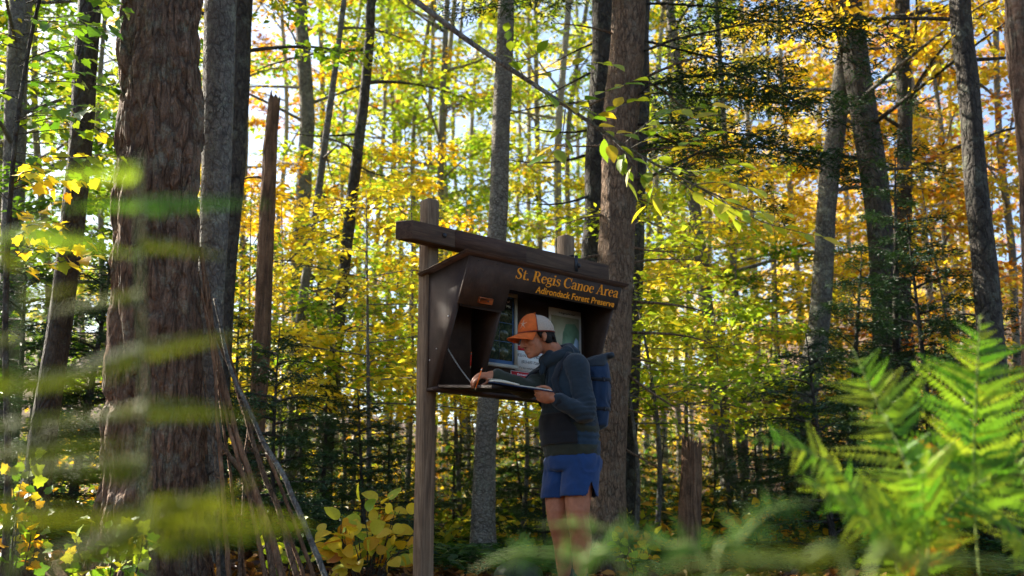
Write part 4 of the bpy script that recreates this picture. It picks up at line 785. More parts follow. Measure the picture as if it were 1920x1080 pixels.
J = dict(hipL=pel + LEFTh * .085 - A3(0, 0, .03), hipR=pel - LEFTh * .085 - A3(0, 0, .03), kneeL=A3(.366, 6.08, .455), kneeR=A3(.262, 6.20, .45), ankL=A3(.380, 6.125, .085), ankR=A3(.300, 6.27, .085),
         shL=A3(.372, 6.06, 1.285), elL=A3(.418, 6.00, 1.015), wrL=A3(.236, 5.925, 1.083), shR=A3(.205, 6.37, 1.285), elR=A3(.095, 6.14, 1.165), wrR=A3(-.112, 6.015, 1.232))
gz = ground(.34, 6.15)
# head frame
h0 = unit(A3(-.84, -.54, 0)); tl = R(17); hf = h0 * math.cos(tl) + A3(0, 0, -math.sin(tl)); hu = h0 * math.sin(tl) + A3(0, 0, math.cos(tl)); hl = np.cross(hu, hf)
HC = A3(.136, 6.12, 1.470); HM3 = np.stack([hf, hl, hu], 1)
def HP(x, y, z): return HC + hf * x + hl * y + hu * z

def hand_parts(wr, d, nrm_, thumb_side, curls, thumb, spread=.06, s=.93):
    """palm, four fingers, thumb. d: towards fingers, nrm_: back of hand, thumb_side: unit vector"""
    d = unit(A3(*d)); n_ = A3(*nrm_); n_ = unit(n_ - d * (n_ @ d)); t_ = np.cross(d, n_); t_ = t_ if t_ @ A3(*thumb_side) > 0 else -t_; M3 = np.stack([d, t_, n_], 1); out = []; tips = []
    out.append(ellip(wr + d * .050 * s, (.050 * s, .041 * s, .0165 * s), M3)); out.append(ellip(wr + d * .073 * s, (.024 * s, .040 * s, .0145 * s), M3)); out.append(limb([wr - d * .03, wr + d * .02], [.026 * s, .024 * s], 12))
    out.append(ellip(wr + d * .036 * s + t_ * .026 * s - n_ * .008 * s, (.030 * s, .016 * s, .016 * s), M3))
    for i, (ln, off) in enumerate((((.044, .026, .021), .031), ((.048, .030, .022), .0105), ((.045, .028, .021), -.0105), ((.035, .021, .018), -.030))):
        p = wr + d * (.088 - .006 * abs(i - 1)) * s + t_ * off * s; a = 0; P = [p - d * .015]; P.append(p); dd = unit(d + t_ * spread * (1.5 - i))
        for k in range(3):
            a += curls[i][k]; p = p + (dd * math.cos(a) - n_ * math.sin(a)) * ln[k] * s; P.append(p)
        out.append(limb(P, np.array([.0105, .0100, .0092, .0085, .0068]) * s * (.9 if i == 3 else 1), 10, 18)); tips.append(p)
    b = wr + d * .022 * s + t_ * .030 * s - n_ * .004; P = [wr + d * .010 * s + t_ * .016 * s, b]; q = b
    for (v, l_) in zip(thumb, (.036, .031, .024)):
        v = unit(d * v[0] + t_ * v[1] + n_ * v[2]); q = q + v * l_ * s; P.append(q)
    out.append(limb(P, np.array([.014, .0135, .0115, .0102, .0078]) * s, 10, 18)); return out, tips + [q]

HL_dir, HL_n, HL_t = (-.93, -.12, .18), (-.18, -.86, -.42), (.05, -.35, .9)
HR_dir, HR_n, HR_t = (-.90, -.36, -.10), (-.12, -.50, .86), (0, -.9, -.45)
handL, tipsL = hand_parts(J['wrL'], HL_dir, HL_n, HL_t, [(.75, 1.15, .7), (.8, 1.2, .75), (.85, 1.25, .8), (.95, 1.25, .8)], [(.62, .62, -.45), (.95, .0, -.30), (.97, -.2, -.15)])
handR, tipsR = hand_parts(J['wrR'], HR_dir, HR_n, HR_t, [(.50, .65, .35), (.55, .80, .5), (.60, .95, .6), (.65, 1.0, .7)], [(.62, .55, -.55), (.85, .1, -.5), (.9, -.15, -.35)])

body = []
body += [limb([J['hipL'], (J['hipL'] + J['kneeL']) / 2 + Fh * .012, J['kneeL'] + A3(0, 0, .03)], [.078, .086, .069]), limb([J['kneeL'] + A3(0, 0, .04), J['kneeL'] - A3(0, 0, .02), J['kneeL'] * .68 + J['ankL'] * .32 - Fh * .018, J['kneeL'] * .3 + J['ankL'] * .7 - Fh * .008, J['ankL']], [.066, .062, .062, .046, .036])]
body += [limb([J['hipR'], (J['hipR'] + J['kneeR']) / 2 + Fh * .012, J['kneeR'] + A3(0, 0, .03)], [.078, .086, .069]), limb([J['kneeR'] + A3(0, 0, .04), J['kneeR'] - A3(0, 0, .02), J['kneeR'] * .68 + J['ankR'] * .32 - Fh * .018, J['kneeR'] * .3 + J['ankR'] * .7 - Fh * .008, J['ankR']], [.066, .062, .062, .046, .036])]
for k in 'LR':
    body.append(ellip(J['knee' + k] + Fh * .030 + A3(0, 0, .005), (.035, .038, .045), np.stack([Fh, LEFTh, A3(0, 0, 1)], 1))); body.append(ellip(J['ank' + k] + Fh * .055 - A3(0, 0, .045), (.11, .042, .035), np.stack([Fh, LEFTh, A3(0, 0, 1)], 1)))
    body.append(limb([J['sh' + k], J['el' + k]], [.052, .040])); body.append(limb([J['el' + k], J['el' + k] * .6 + J['wr' + k] * .4, J['wr' + k]], [.040, .037, .026]))
body.append(loft([(pel - A3(0, 0, .08), .12, .09, ah), (pel, .14, .10, ah), (A3(.34, 6.2, 1.0), .145, .11, (ah + ac) / 2), (A3(.315, 6.21, 1.18), .17, .12, ac), (A3(.305, 6.215, 1.29), .15, .09, ac), (A3(.295, 6.21, 1.34), .07, .06, ac)]))
body.append(limb([A3(.292, 6.205, 1.31), A3(.235, 6.17, 1.40), HP(-.03, 0, -.02)], [.062, .056, .056]))
# skull, face
body += [ellip(HP(-.012, 0, .035), (.096, .075, .088), HM3), ellip(HP(.030, 0, -.035), (.058, .058, .078), HM3), ellip(HP(.040, 0, -.080), (.042, .046, .032), HM3), ellip(HP(.066, 0, -.098), (.022, .024, .018), HM3),
         ellip(HP(.070, 0, .022), (.020, .052, .014), HM3), limb([HP(.084, 0, .012), HP(.098, 0, -.012), HP(.110, 0, -.034)], [.010, .0105, .0125], 10), ellip(HP(.096, .010, -.038), (.010, .008, .008), HM3), ellip(HP(.096, -.010, -.038), (.010, .008, .008), HM3),
         ellip(HP(.084, 0, -.062), (.012, .024, .008), HM3), ellip(HP(.082, 0, -.076), (.012, .021, .008), HM3), ellip(HP(.060, .036, -.025), (.026, .018, .020), HM3), ellip(HP(.060, -.036, -.025), (.026, .018, .020), HM3)]
for s in (1, -1):
    body.append(ellip(HP(-.012, s * .076, -.004), (.018, .008, .027), HM3)); body.append(ellip(HP(-.006, s * .074, -.028), (.010, .008, .012), HM3))
body += handL + handR
V, N, Fq = fuse(body, .0052, 5, 'body', .5)
def m_skin():
    t = NT('skin'); v = t.co(); n = t.noise(v, 34, 7, .7); c = t.ramp(n, [(.3, (.30, .112, .056)), (.7, (.43, .175, .095))]); t.b.inputs['Subsurface Weight'].default_value = .08; t.b.inputs['Subsurface Radius'].default_value = (.01, .004, .002); t.bump(t.noise(v, 300, 3, .6), .08, .002); return t.base(c, .5)
M['skin'] = m_skin()
PO = A3(.34, 6.17, gz)
person = thing('person', 'hiker in orange cap, dark hoodie and blue shorts writing in the register', 'person', tuple(PO))
body_o = link('body', mesh_np('body', V - PO, Fq, [M['skin']], True), person)
# eyes, brows, lips
M['eye_dark'] = m_plain('eye_dark', (.015, .01, .008), .3, .1, 10); M['lip'] = m_plain('lip', (.30, .10, .075), .45, .15, 60); M['hair'] = m_plain('hair', (.007, .006, .0055), .6, .5, 90, .5, 260, 0, .15, (1, 1, .2))
def ppart(name, parts, mat, parent=None, smooth=True):
    g = Geo()
    for p in parts: g.add(*p)
    return link(name, g.mesh(name, mat, smooth, PO), parent or person)
for s in (1, -1):
    ppart('eyelid', [limb([HP(.074, s * .046, -.001), HP(.083, s * .033, -.004), HP(.083, s * .020, -.002)], [.0022, .0030, .0022], 6, 9)], M['eye_dark'], body_o)
    ppart('eyebrow', [limb([HP(.070, s * .052, .022), HP(.084, s * .036, .027), HP(.089, s * .016, .022)], [.0025, .0045, .003], 6, 9)], M['hair'], body_o)
ppart('lips', [limb([HP(.080, .020, -.069), HP(.0935, 0, -.069), HP(.080, -.020, -.069)], [.002, .0042, .002], 6, 9)], M['lip'], body_o)
# hair: nape and temples under the cap
hs = [ellip(HP(-.048, 0, .0), (.058, .078, .062), HM3), ellip(HP(-.062, 0, -.048), (.040, .064, .046), HM3), ellip(HP(-.035, .066, -.022), (.028, .016, .034), HM3), ellip(HP(-.035, -.066, -.022), (.028, .016, .034), HM3), ellip(HP(-.02, .064, .022), (.05, .018, .03), HM3), ellip(HP(-.02, -.064, .022), (.05, .018, .03), HM3), limb([HP(.018, .070, .035), HP(.016, .071, .008), HP(.012, .070, -.012)], [.012, .010, .005], 8), limb([HP(.018, -.070, .035), HP(.016, -.071, .008), HP(.012, -.070, -.012)], [.012, .010, .005], 8)]
rs = np.random.RandomState(4)
for i in range(60):   # loose locks
    y = rs.uniform(-.07, .07); x = -.05 - .055 * math.sqrt(max(0, 1 - (y / .08) ** 2)); z = rs.uniform(-.03, .02); hs.append(limb([HP(x + .012, y, z + .015), HP(x - .004, y * 1.03, z - .012), HP(x + rs.uniform(-.008, .006), y * 1.02, z - .035 - .02 * rs.rand())], [.007, .006, .002], 6, 8))
Vh, Nh, Fh_ = fuse(hs, .005, 2, 'hair', .4); Vh = Vh + Nh * (vnoise((Vh - HC) @ HM3 * [1, 3, .6], 180)[:, None] - .5) * .004
link('hair', mesh_np('hair', Vh - PO, Fh_, [M['hair']], True), person)

# ---- cap
M['cap_orange'] = m_plain('cap_orange', (.60, .115, .018), .8, .22, 30, .3, 300); M['cap_inner'] = m_plain('cap_trim', (.20, .035, .02), .8, .2, 30)
def m_mesh():
    t = NT('cap_mesh'); v = t.co(); vo = t.vor(v, 380, 'F1'); c = t.ramp(vo, [(.0, (.27, .21, .165)), (.35, (.32, .255, .205)), (.6, (.46, .38, .31))]); t.bump(vo, .6, .002); return t.base(c, .85)
M['cap_mesh'] = m_mesh()
M['cap_print'] = m_plain('cap_print', (.62, .42, .28), .8, .2, 60)
cap = bpy.data.objects.new('cap', None); COL.objects.link(cap); cap.parent = person; cap['label'] = 'orange trucker cap with beige mesh back'
tc_ = R(5); cf = h0 * math.cos(tc_) + A3(0, 0, -math.sin(tc_)); cu_ = h0 * math.sin(tc_) + A3(0, 0, math.cos(tc_)); cc = HP(-.014, 0, .026); CRX, CRY, CRZ = .114, .091, .106
def cap_pt(az, el, k=0.0):
    fx = CRX + k; x = math.cos(az) * math.cos(el); hgt_ = CRZ * (1.0 + .12 * max(0, math.cos(az))); sq = math.cos(el) ** .75
    return cc + cf * math.cos(az) * sq * fx + hl * math.sin(az) * sq * (CRY + k) + cu_ * (hgt_ * math.sin(el) + k * math.sin(el) - .008)
def cap_panel(a0, a1, k=0.0, na=14, ne=12, e0=0.0, e1=math.pi / 2 - .03):
    P = [cap_pt(a0 + (a1 - a0) * i / na, e0 + (e1 - e0) * j / ne, k + .0012 * math.sin(i * 1.9) * math.cos(j)) for j in range(ne + 1) for i in range(na + 1)]
    Q = [(j * (na + 1) + i, j * (na + 1) + i + 1, (j + 1) * (na + 1) + i + 1, (j + 1) * (na + 1) + i) for j in range(ne) for i in range(na)]; return np.array(P), Q, None
AF = R(66)
def cpart(name, parts, mat, solid=.002, label=None):
    o = ppart(name, parts, mat, cap); 
    if solid: sd = o.modifiers.new('s', 'SOLIDIFY'); sd.thickness = solid; sd.offset = 0
    return o
cpart('front_panel', [cap_panel(-AF, 0)], M['cap_orange']); cpart('front_panel', [cap_panel(0, AF)], M['cap_orange'])
for a0, a1 in ((AF, AF + R(57)), (AF + R(57), math.pi), (math.pi, 2 * math.pi - AF - R(57)), (2 * math.pi - AF - R(57), 2 * math.pi - AF)): cpart('mesh_panel', [cap_panel(a0 + .004, a1 - .004)], M['cap_mesh'])
cpart('button', [ellip(cap_pt(0, math.pi / 2, .002), (.007, .007, .004), HM3, 10, 6)], M['cap_orange'], 0)
seam = [cap_pt(AF, e_, .002) for e_ in np.linspace(0, 1.5, 14)]; cpart('seam', [tube(seam, .0016, 5)], M['cap_inner'], 0)
band = [cap_pt(a_, .02, .0015) for a_ in np.linspace(0, 2 * math.pi, 50)]; cpart('band', [tube(band, .0035, 6, False)], M['cap_inner'], 0)
P = []; na, nr = 22, 8
for j in range(nr + 1):
    for i in range(na + 1):
        a_ = -R(62) + R(124) * i / na; f = j / nr; b0 = cap_pt(a_, 0, -.001); out = (.086 * math.cos(a_ * 1.28) ** .7 if abs(a_ * 1.28) < math.pi / 2 else 0); P.append(b0 + cf * out * f - cu_ * (.030 * f + (.026) * (math.sin(a_) ** 2) * (.3 + .7 * f)))
cpart('brim', [(np.array(P), [(j * (na + 1) + i, j * (na + 1) + i + 1, (j + 1) * (na + 1) + i + 1, (j + 1) * (na + 1) + i) for j in range(nr) for i in range(na)], None)], M['cap_orange'], .0035)
# star-burst emblem on the left front panel
em = []
for k in range(5):
    aa = k * 2 * math.pi / 5 + .3; ctr = (R(16), .42); T_ = []
    def ep(r, t): return cap_pt(ctr[0] + r * math.cos(t) * 1.15, ctr[1] + r * math.sin(t), .0032)
    em.append((np.array([ep(.05, aa - .6), ep(.27, aa), ep(.05, aa + .6), ep(.0, aa)]), [(0, 1, 2, 3)], None))
cpart('emblem', em, M['cap_print'], .001)

# ---- hoodie
def sleeve(k, r): return limb([J['sh' + k] + (chest - J['sh' + k]) * .25, J['sh' + k], J['sh' + k] * .5 + J['el' + k] * .5, J['el' + k], J['el' + k] * .5 + J['wr' + k] * .5, J['el' + k] * .12 + J['wr' + k] * .88], r, 18)
hood = []
tor = [(A3(.343, 6.198, .785), .168, .136, ah), (A3(.345, 6.20, .825), .176, .142, ah), (A3(.338, 6.20, .90), .180, .148, ah), (A3(.330, 6.195, .96), .178, .152, ah + .05), (A3(.328, 6.20, 1.06), .166, .138, (ah + ac) / 2), (A3(.315, 6.21, 1.18), .174, .130, ac), (A3(.305, 6.215, 1.26), .172, .116, ac), (A3(.300, 6.213, 1.315), .155, .095, ac), (A3(.290, 6.205, 1.352), .085, .078, ac)]
hood.append(loft(tor, 32)); hood.append(sleeve('L', [.068, .068, .057, .053, .048, .041])); hood.append(sleeve('R', [.068, .068, .057, .053, .048, .041]))
nk = A3(.258, 6.186, 1.386); ax = unit(A3(-.45, -.26, .85)); b1 = unit(np.cross(ax, LEFTc)); ring = lambda r, n, o=A3(0, 0, 0): [nk + o + (LEFTc * math.cos(t) * 1.08 + b1 * math.sin(t)) * r for t in np.linspace(0, 2 * math.pi, n)]
hood.append(tube(ring(.078, 30, -ax * .012), .030, 12, False)); 
back_ = -Fc; 
hood.append(limb([nk + LEFTc * .085 + back_ * .02 + A3(0, 0, .004), nk + back_ * .095 + A3(0, 0, .010), nk - LEFTc * .085 + back_ * .02 + A3(0, 0, .004)], [.026, .040, .026], 14)); hood.append(limb([nk + back_ * .085 + LEFTc * .05 + A3(0, 0, -.01), nk + back_ * .13 - A3(0, 0, .065), nk + back_ * .085 - LEFTc * .05 + A3(0, 0, -.01)], [.04, .045, .04], 14))
hood.append(limb([nk - back_ * .06 + LEFTc * .03 + A3(0, 0, -.02), nk - back_ * .088 - A3(0, 0, .075), nk - back_ * .10 - A3(0, 0, .13)], [.026, .020, .008], 10))
V, N, Fq = fuse(hood, .0075, 7, 'hoodie', .5)
def folds(V, N, amp, dirs=A3(.3, .3, 1), sc=14):
    q = V * dirs * sc; w = fbm(q + 3 * fbm(V * 5, 1.0, 2)[:, None], 1.0, 3); r = 1 - np.abs(2 * w / .85 - 1); return V + N * ((r - .55) * amp)[:, None]
V = folds(V, N, .015, A3(.55, .55, 1.0), 13); V = folds(V, N, .005, A3(1, 1, 1.4), 30); 
el = np.linalg.norm(V - J['elL'], axis=1); V = V + N * (np.sin((V @ unit(J['elL'] - J['shL'])) * 2 * np.pi / .028) * .0055 * np.exp(-(el / .085) ** 2))[:, None]
wv = np.exp(-((V[:, 2] - .905) / .05) ** 2); V = V + N * (np.sin(V[:, 2] * 2 * np.pi / .035 + 6 * vnoise(V, 9)) * .004 * wv)[:, None]
def m_cloth(name, col, rough=.9, weave=400):
    t = NT(name); v = t.co(); n = t.noise(v, 9, 5, .6); c = t.ramp(n, [(.3, tuple(x * .8 for x in col)), (.7, tuple(x * 1.2 for x in col))]); t.bump(t.noise(v, weave, 2, .5), .25, .002); t.b.inputs['Sheen Weight'].default_value = .15; return t.base(c, rough)
M['slate'] = m_cloth('hoodie_slate', (.013, .024, .036)); M['olive'] = m_cloth('hoodie_olive', (.022, .026, .016)); M['navy'] = m_cloth('hoodie_navy', (.011, .028, .050)); M['blackc'] = m_cloth('pocket_black', (.006, .007, .010))
cen = V[Fq].mean(1); mi = np.zeros(len(Fq), int); aR = unit(J['wrR'] - J['elR'])
dR = np.minimum(np.linalg.norm(np.cross(cen - J['elR'], aR), axis=1) + 10 * (((cen - J['elR']) @ aR < -.05)), 9); aR2 = unit(J['elR'] - J['shR']); tR = (cen - J['shR']) @ aR2; dR2 = np.linalg.norm(np.cross(cen - J['shR'], aR2), axis=1) + 10 * (tR < .03)
mi[(dR < .075) | (dR2 < .092)] = 1
torso = (cen[:, 2] < 1.0) & (np.linalg.norm(cen[:, :2] - A3(.335, 6.2), axis=1) < .22) & (np.abs(cen[:, 2] - 1.0) < .2) & ((cen @ LEFTh - pel @ LEFTh) < .25)
arm = (np.linalg.norm(np.cross(cen - J['elL'], unit(J['wrL'] - J['elL'])), axis=1) < .066) & (cen[:, 2] > .95)
low = torso & ~arm; mi[low & (cen[:, 2] < .965)] = 1; side_ = (cen - pel) @ LEFTh; mi[low & (cen[:, 2] > .845) & (cen[:, 2] < .915) & (side_ > .02) & (((cen - pel) @ Fh) > -.06)] = 2; mi[(cen[:, 2] < .842)] = 1; mi[(cen[:, 2] < .87) & (((cen - pel) @ Fh) < -.03)] = 2
hoodie = link('hoodie', mesh_np('hoodie', V - PO, Fq, [M['slate'], M['olive'], M['navy']], True, None, mi), person); hoodie['label'] = 'dark slate hoodie with olive sleeve and hem'
BV = BVHTree.FromPolygons([tuple(v) for v in V], [tuple(f) for f in Fq])
def on_surf(p, d, lift=.003):
    """cast from p (inside) outwards along d on the hoodie"""
    h = BV.ray_cast(Vector(p), Vector(unit(A3(*d)))); return (np.array(h[0]) + np.array(h[1]) * lift, np.array(h[1])) if h[0] is not None else (np.array(p) + unit(A3(*d)) * .15, unit(A3(*d)))
# kangaroo pocket
P = []; nu, nv = 16, 12
for j in range(nv + 1):
    for i in range(nu + 1):
        f = i / nu; g_ = j / nv; hw = 1.02 if g_ < .45 else 1.02 - .42 * (g_ - .45) / .55; a_ = ah + (f - .5) * 2 * hw; q, nn_ = on_surf(A3(.338, 6.20, .848 + .175 * g_), (math.cos(a_), math.sin(a_), 0), .007); P.append(q)
pk = ppart('pocket', [(np.array(P), [(j * (nu + 1) + i, j * (nu + 1) + i + 1, (j + 1) * (nu + 1) + i + 1, (j + 1) * (nu + 1) + i) for j in range(nv) for i in range(nu)], None)], M['blackc'], hoodie); sd = pk.modifiers.new('s', 'SOLIDIFY'); sd.thickness = .006; sd.offset = 0
# drawstrings
for sg in (1, -1):
    q = [on_surf(A3(.262, 6.19, 1.33 - .022 * k), (Fc[0] + LEFTc[0] * .22 * sg, Fc[1] + LEFTc[1] * .22 * sg, 0), .003)[0] for k in range(7)]; ppart('drawstring', [tube(q, .0026, 6)], M['blackc'], hoodie)
# cuffs
for k in 'LR':
    d = unit(J['wr' + k] - J['el' + k]); c_ = J['wr' + k] - d * .012; ppart('cuff', [tube([c_ - d * .045, c_ - d * .03, c_, c_ + d * .004], [.0425, .041, .0375, .034], 20)], M['blackc'] if k == 'L' else M['olive'], hoodie)

# ---- shorts
sh = [loft([(pel + A3(0, 0, .05), .138, .104, ah), (pel + A3(0, 0, .0), .146, .112, ah), (pel - A3(0, 0, .045), .160, .126, ah), (pel - A3(0, 0, .085), .180, .143, ah), (pel - A3(0, 0, .13), .178, .135, ah)], 28)]
for k in 'LR':
    kn = J['knee' + k]; hp = J['hip' + k]; dn_ = unit(kn - hp); sh.append(limb([hp - A3(0, 0, .075), hp + dn_ * .12, hp + dn_ * .245], [.096, .096, .101], 22)); 
V, N, Fq = fuse(sh, .0075, 5, 'shorts', .5)
V = folds(V, N, .018, A3(.8, .8, .7), 9) + N * .005; V = folds(V, N, .004, A3(1, 1, .8), 26); cen = V[Fq].mean(1)
hem = .553 + .02 * (cen - pel) @ LEFTh + 0 * cen[:, 0]; keep = cen[:, 2] > hem
slit = J['hipL'] + unit(J['kneeL'] - J['hipL']) * .25 + LEFTh * .105 + Fh * .005; w_s = np.abs((cen - slit) @ Fh); keep &= ~((w_s < .036 * np.clip((.64 - cen[:, 2]) / .085, 0, 1)) & ((cen - pel) @ LEFTh > .10))
M['shorts'] = m_cloth('shorts_blue', (.005, .032, .115), .8, 500)
so = link('shorts', mesh_np('shorts', V - PO, Fq[keep], [M['shorts']], True), person); sd = so.modifiers.new('s', 'SOLIDIFY'); sd.thickness = .003
# ---- socks and shoes
M['sock'] = m_cloth('sock', (.015, .035, .04)); M['shoe'] = m_plain('shoe', (.05, .05, .05), .7, .3, 30); M['sole'] = m_plain('sole', (.10, .09, .08), .8, .2, 30)
for k in 'LR':
    an = J['ank' + k].copy(); an[2] = max(an[2], gz + .085); ppart('sock', [tube([an + A3(0, 0, -.03), an + A3(0, 0, .02), an + A3(0, 0, .062)], [.047, .042, .044], 18)], M['sock'])
    B3 = np.stack([Fh, LEFTh, A3(0, 0, 1)], 1); c_ = A3(an[0], an[1], gz) + Fh * .06
    Vs, Ns, Fs = fuse([ellip(c_ + A3(0, 0, .045), (.135, .047, .045), B3), ellip(c_ - Fh * .07 + A3(0, 0, .06), (.055, .042, .05), B3), ellip(c_ + Fh * .04 + A3(0, 0, .035), (.09, .050, .033), B3)], .008, 4, 'shoe'); shoe = link('shoe', mesh_np('shoe', Vs - PO, Fs, [M['shoe']], True), person)
    th = np.linspace(0, 2 * np.pi, 24, endpoint=False); Psole = [(.142 * math.cos(t), .05 * math.sin(t) * (1 + .12 * math.cos(t))) for t in th]; g = Geo(); g.prism(Psole, .022, c_ - A3(0, 0, .002) , Fh, LEFTh, A3(0, 0, 1)); link('sole', g.mesh('sole', M['sole'], False, PO), shoe)

# ---- backpack
M['pack'] = m_cloth('pack_blue', (.006, .024, .066), .8, 350); M['pack_dark'] = m_cloth('pack_dark', (.012, .020, .030), .6, 350); M['strap'] = m_cloth('strap', (.008, .011, .018), .8, 500)
bk = unit(A3(.93, .36, 0)); bl = A3(bk[1], -bk[0], 0); ab = math.atan2(bk[1], bk[0]); pc_ = A3(.31, 6.205, 0) + bk * .168
BO = A3(pc_[0], pc_[1], .93); pack = thing('backpack', 'blue roll-top backpack worn on the hiker\'s back', 'backpack', tuple(BO))
rings = [(pc_ + A3(0, 0, .945) + bk * -.01, .085, .05, ab), (pc_ + A3(0, 0, .965), .125, .078, ab), (pc_ + A3(0, 0, 1.05) + bk * .006, .138, .090, ab), (pc_ + A3(0, 0, 1.17) + bk * .010, .140, .092, ab), (pc_ + A3(0, 0, 1.27) + bk * .012, .137, .086, ab), (pc_ + A3(0, 0, 1.325) + bk * .018, .130, .070, ab), (pc_ + A3(0, 0, 1.345) + bk * .02, .11, .05, ab)]
V, N, Fq = fuse([loft(rings, 32)], .009, 5, 'bag'); V = folds(V, N, .014, A3(1, 1, .5), 13); V_bag, F_bag = V, Fq; link('bag', mesh_np('bag', V - BO, Fq, [M['pack']], True), pack)
rings = [(pc_ + A3(0, 0, 1.30) + bk * .010, .138, .080, ab), (pc_ + A3(0, 0, 1.345) + bk * .018, .135, .060, ab), (pc_ + A3(0, 0, 1.372) + bk * .034, .130, .040, ab), (pc_ + A3(0, 0, 1.380) + bk * .05, .128, .03, ab)]
roll = [loft(rings, 28), limb([pc_ + A3(0, 0, 1.372) + bk * .075 + bl * .125, pc_ + A3(0, 0, 1.376) + bk * .085, pc_ + A3(0, 0, 1.372) + bk * .075 - bl * .125], [.019, .022, .019], 14)]
V, N, Fq = fuse(roll, .008, 4, 'roll_top'); V = folds(V, N, .008, A3(1, 1, .6), 16); link('roll_top', mesh_np('roll_top', V - BO, Fq, [M['pack_dark']], True), pack)
def strap_on(name, pts, w, mat, parent, lift=.006, th=.006):
    C = crom(pts, 26); L_ = []; Rr = []; t = unit(np.gradient(C, axis=0))
    for p, tt in zip(C, t):
        h = BV.find_nearest(Vector(p)); n_ = np.array(h[1]); q = np.array(h[0]) + n_ * lift; s_ = unit(np.cross(tt, n_)); L_.append(q + s_ * w / 2); Rr.append(q - s_ * w / 2)
    V = np.array(L_ + Rr) - BO; n = len(C); o = link(name, mesh_np(name, V, np.array([(i, i + 1, n + i + 1, n + i) for i in range(n - 1)]), [mat], True), parent); sd = o.modifiers.new('s', 'SOLIDIFY'); sd.thickness = th; sd.offset = 0; return o
for sg, k in ((1, 'L'), (-1, 'R')):
    s0 = chest + LEFTc * .105 * sg; strap_on('shoulder_strap', [s0 - Fc * .11 + A3(0, 0, -.02), s0 - Fc * .04 + A3(0, 0, .05), s0 + Fc * .03 + A3(0, 0, .06), s0 + Fc * .12 - A3(0, 0, .02), s0 + Fc * .14 - A3(0, 0, .11), s0 + LEFTc * sg * .04 + Fc * .08 - A3(0, 0, .2), s0 + LEFTc * .07 * sg - Fc * .06 - A3(0, 0, .25)], .044, M['strap'], pack)
BB = BVHTree.FromPolygons([tuple(v) for v in V_bag], [tuple(f) for f in F_bag]); g = Geo()
def bag_pt(ang, z): q = pc_ + A3(0, 0, z); h = BB.ray_cast(Vector(q), Vector(bk * math.cos(ang) + bl * math.sin(ang))); return np.array(h[0]) + np.array(h[1]) * .003 if h[0] is not None else q + bk * .09
zig = [(.35, 1.28), (1.15, 1.22), (.35, 1.16), (1.15, 1.10), (.35, 1.04)]; cp = []
for (a_, z_), (a2, z2) in zip(zig[:-1], zig[1:]): cp += [bag_pt(a_ + (a2 - a_) * f, z_ + (z2 - z_) * f) for f in np.linspace(0, 1, 9)[:-1]]
g.tube(np.array(cp), .0022, 5)
for zz in (1.245, 1.075):
    q = np.array([bag_pt(a_, zz - .02 * math.sin(a_)) for a_ in np.linspace(-1.2, 2.0, 22)]); n_ = len(q); Vq = np.concatenate([q + A3(0, 0, .010), q - A3(0, 0, .010)]) - BO; o_ = link('compression_strap', mesh_np('compression_strap', Vq, np.array([(i, i + 1, n_ + i + 1, n_ + i) for i in range(n_ - 1)]), [M['strap']], True), pack); sd = o_.modifiers.new('s', 'SOLIDIFY'); sd.thickness = .004; sd.offset = 0
    gb_ = Geo(); gb_.box(bag_pt(1.45, zz - .02) + bl * .004 - BO, (.012, .012, .026), None, .003); link('buckle', gb_.mesh('buckle', M['strap']), pack)
link('bungee_cord', g.mesh('bungee_cord', M['strap'], True, BO), pack)
# ---- register book and the writing pencil
bl0 = A3(-.168, 5.985, 1.186); bex = unit(A3(.345, .035, -.048)); bn = unit(A3(.10, -.10, 1.0)); bn = unit(bn - bex * (bn @ bex)); bey = np.cross(bn, bex)
book = thing('register_book', 'open register book with dark blue cover held on the let-down door', 'book', tuple(bl0))
M['cover'] = m_plain('cover_blue', (.012, .030, .085), .5, .2, 30); M['page'] = m_plain('page', (.62, .58, .48), .8, .08, 20, .2, 90)
def bsheet(name, x0, x1, y0, y1, z0, z1, mat, bend=0.0):
    nx = 12; P = []; 
    for lv in (0, 1):
        for i in range(nx + 1):
            f = i / nx; x = x0 + (x1 - x0) * f; z = (z1 if lv else z0) + bend * math.sin(math.pi * f) * (1 if lv else .75)
            for y in (y0, y1): P.append(bex * x + bey * y + bn * z)
    P = np.array(P); m = 2 * (nx + 1); Q = []
    for i in range(nx):
        a = 2 * i; Q += [(a, a + 1, a + 3, a + 2), (m + a, m + a + 2, m + a + 3, m + a + 1), (a, a + 2, m + a + 2, m + a), (a + 1, m + a + 1, m + a + 3, a + 3)]
    Q += [(0, m, m + 1, 1), (m - 2, m - 1, 2 * m - 1, 2 * m - 2)]; return link(name, mesh_np(name, P, np.array(Q), [mat]), book)
bsheet('cover', .03, .395, -.13, .13, 0, .005, M['cover']); bsheet('page_block', .035, .20, -.122, .122, .0055, .016, M['page'], .006); bsheet('page_block', .203, .385, -.122, .122, .0055, .010, M['page'], .002)
bsheet('loose_page', .022, .16, -.118, .118, .0185, .0195, M['page'], .006)
tip = (tipsR[0] + tipsR[4]) / 2
pencil('orange pencil in the hiker\'s writing hand', tip + A3(-.010, -.006, -.022), tip + A3(.030, -.02, .105), M['pencil_orange'], .0042)
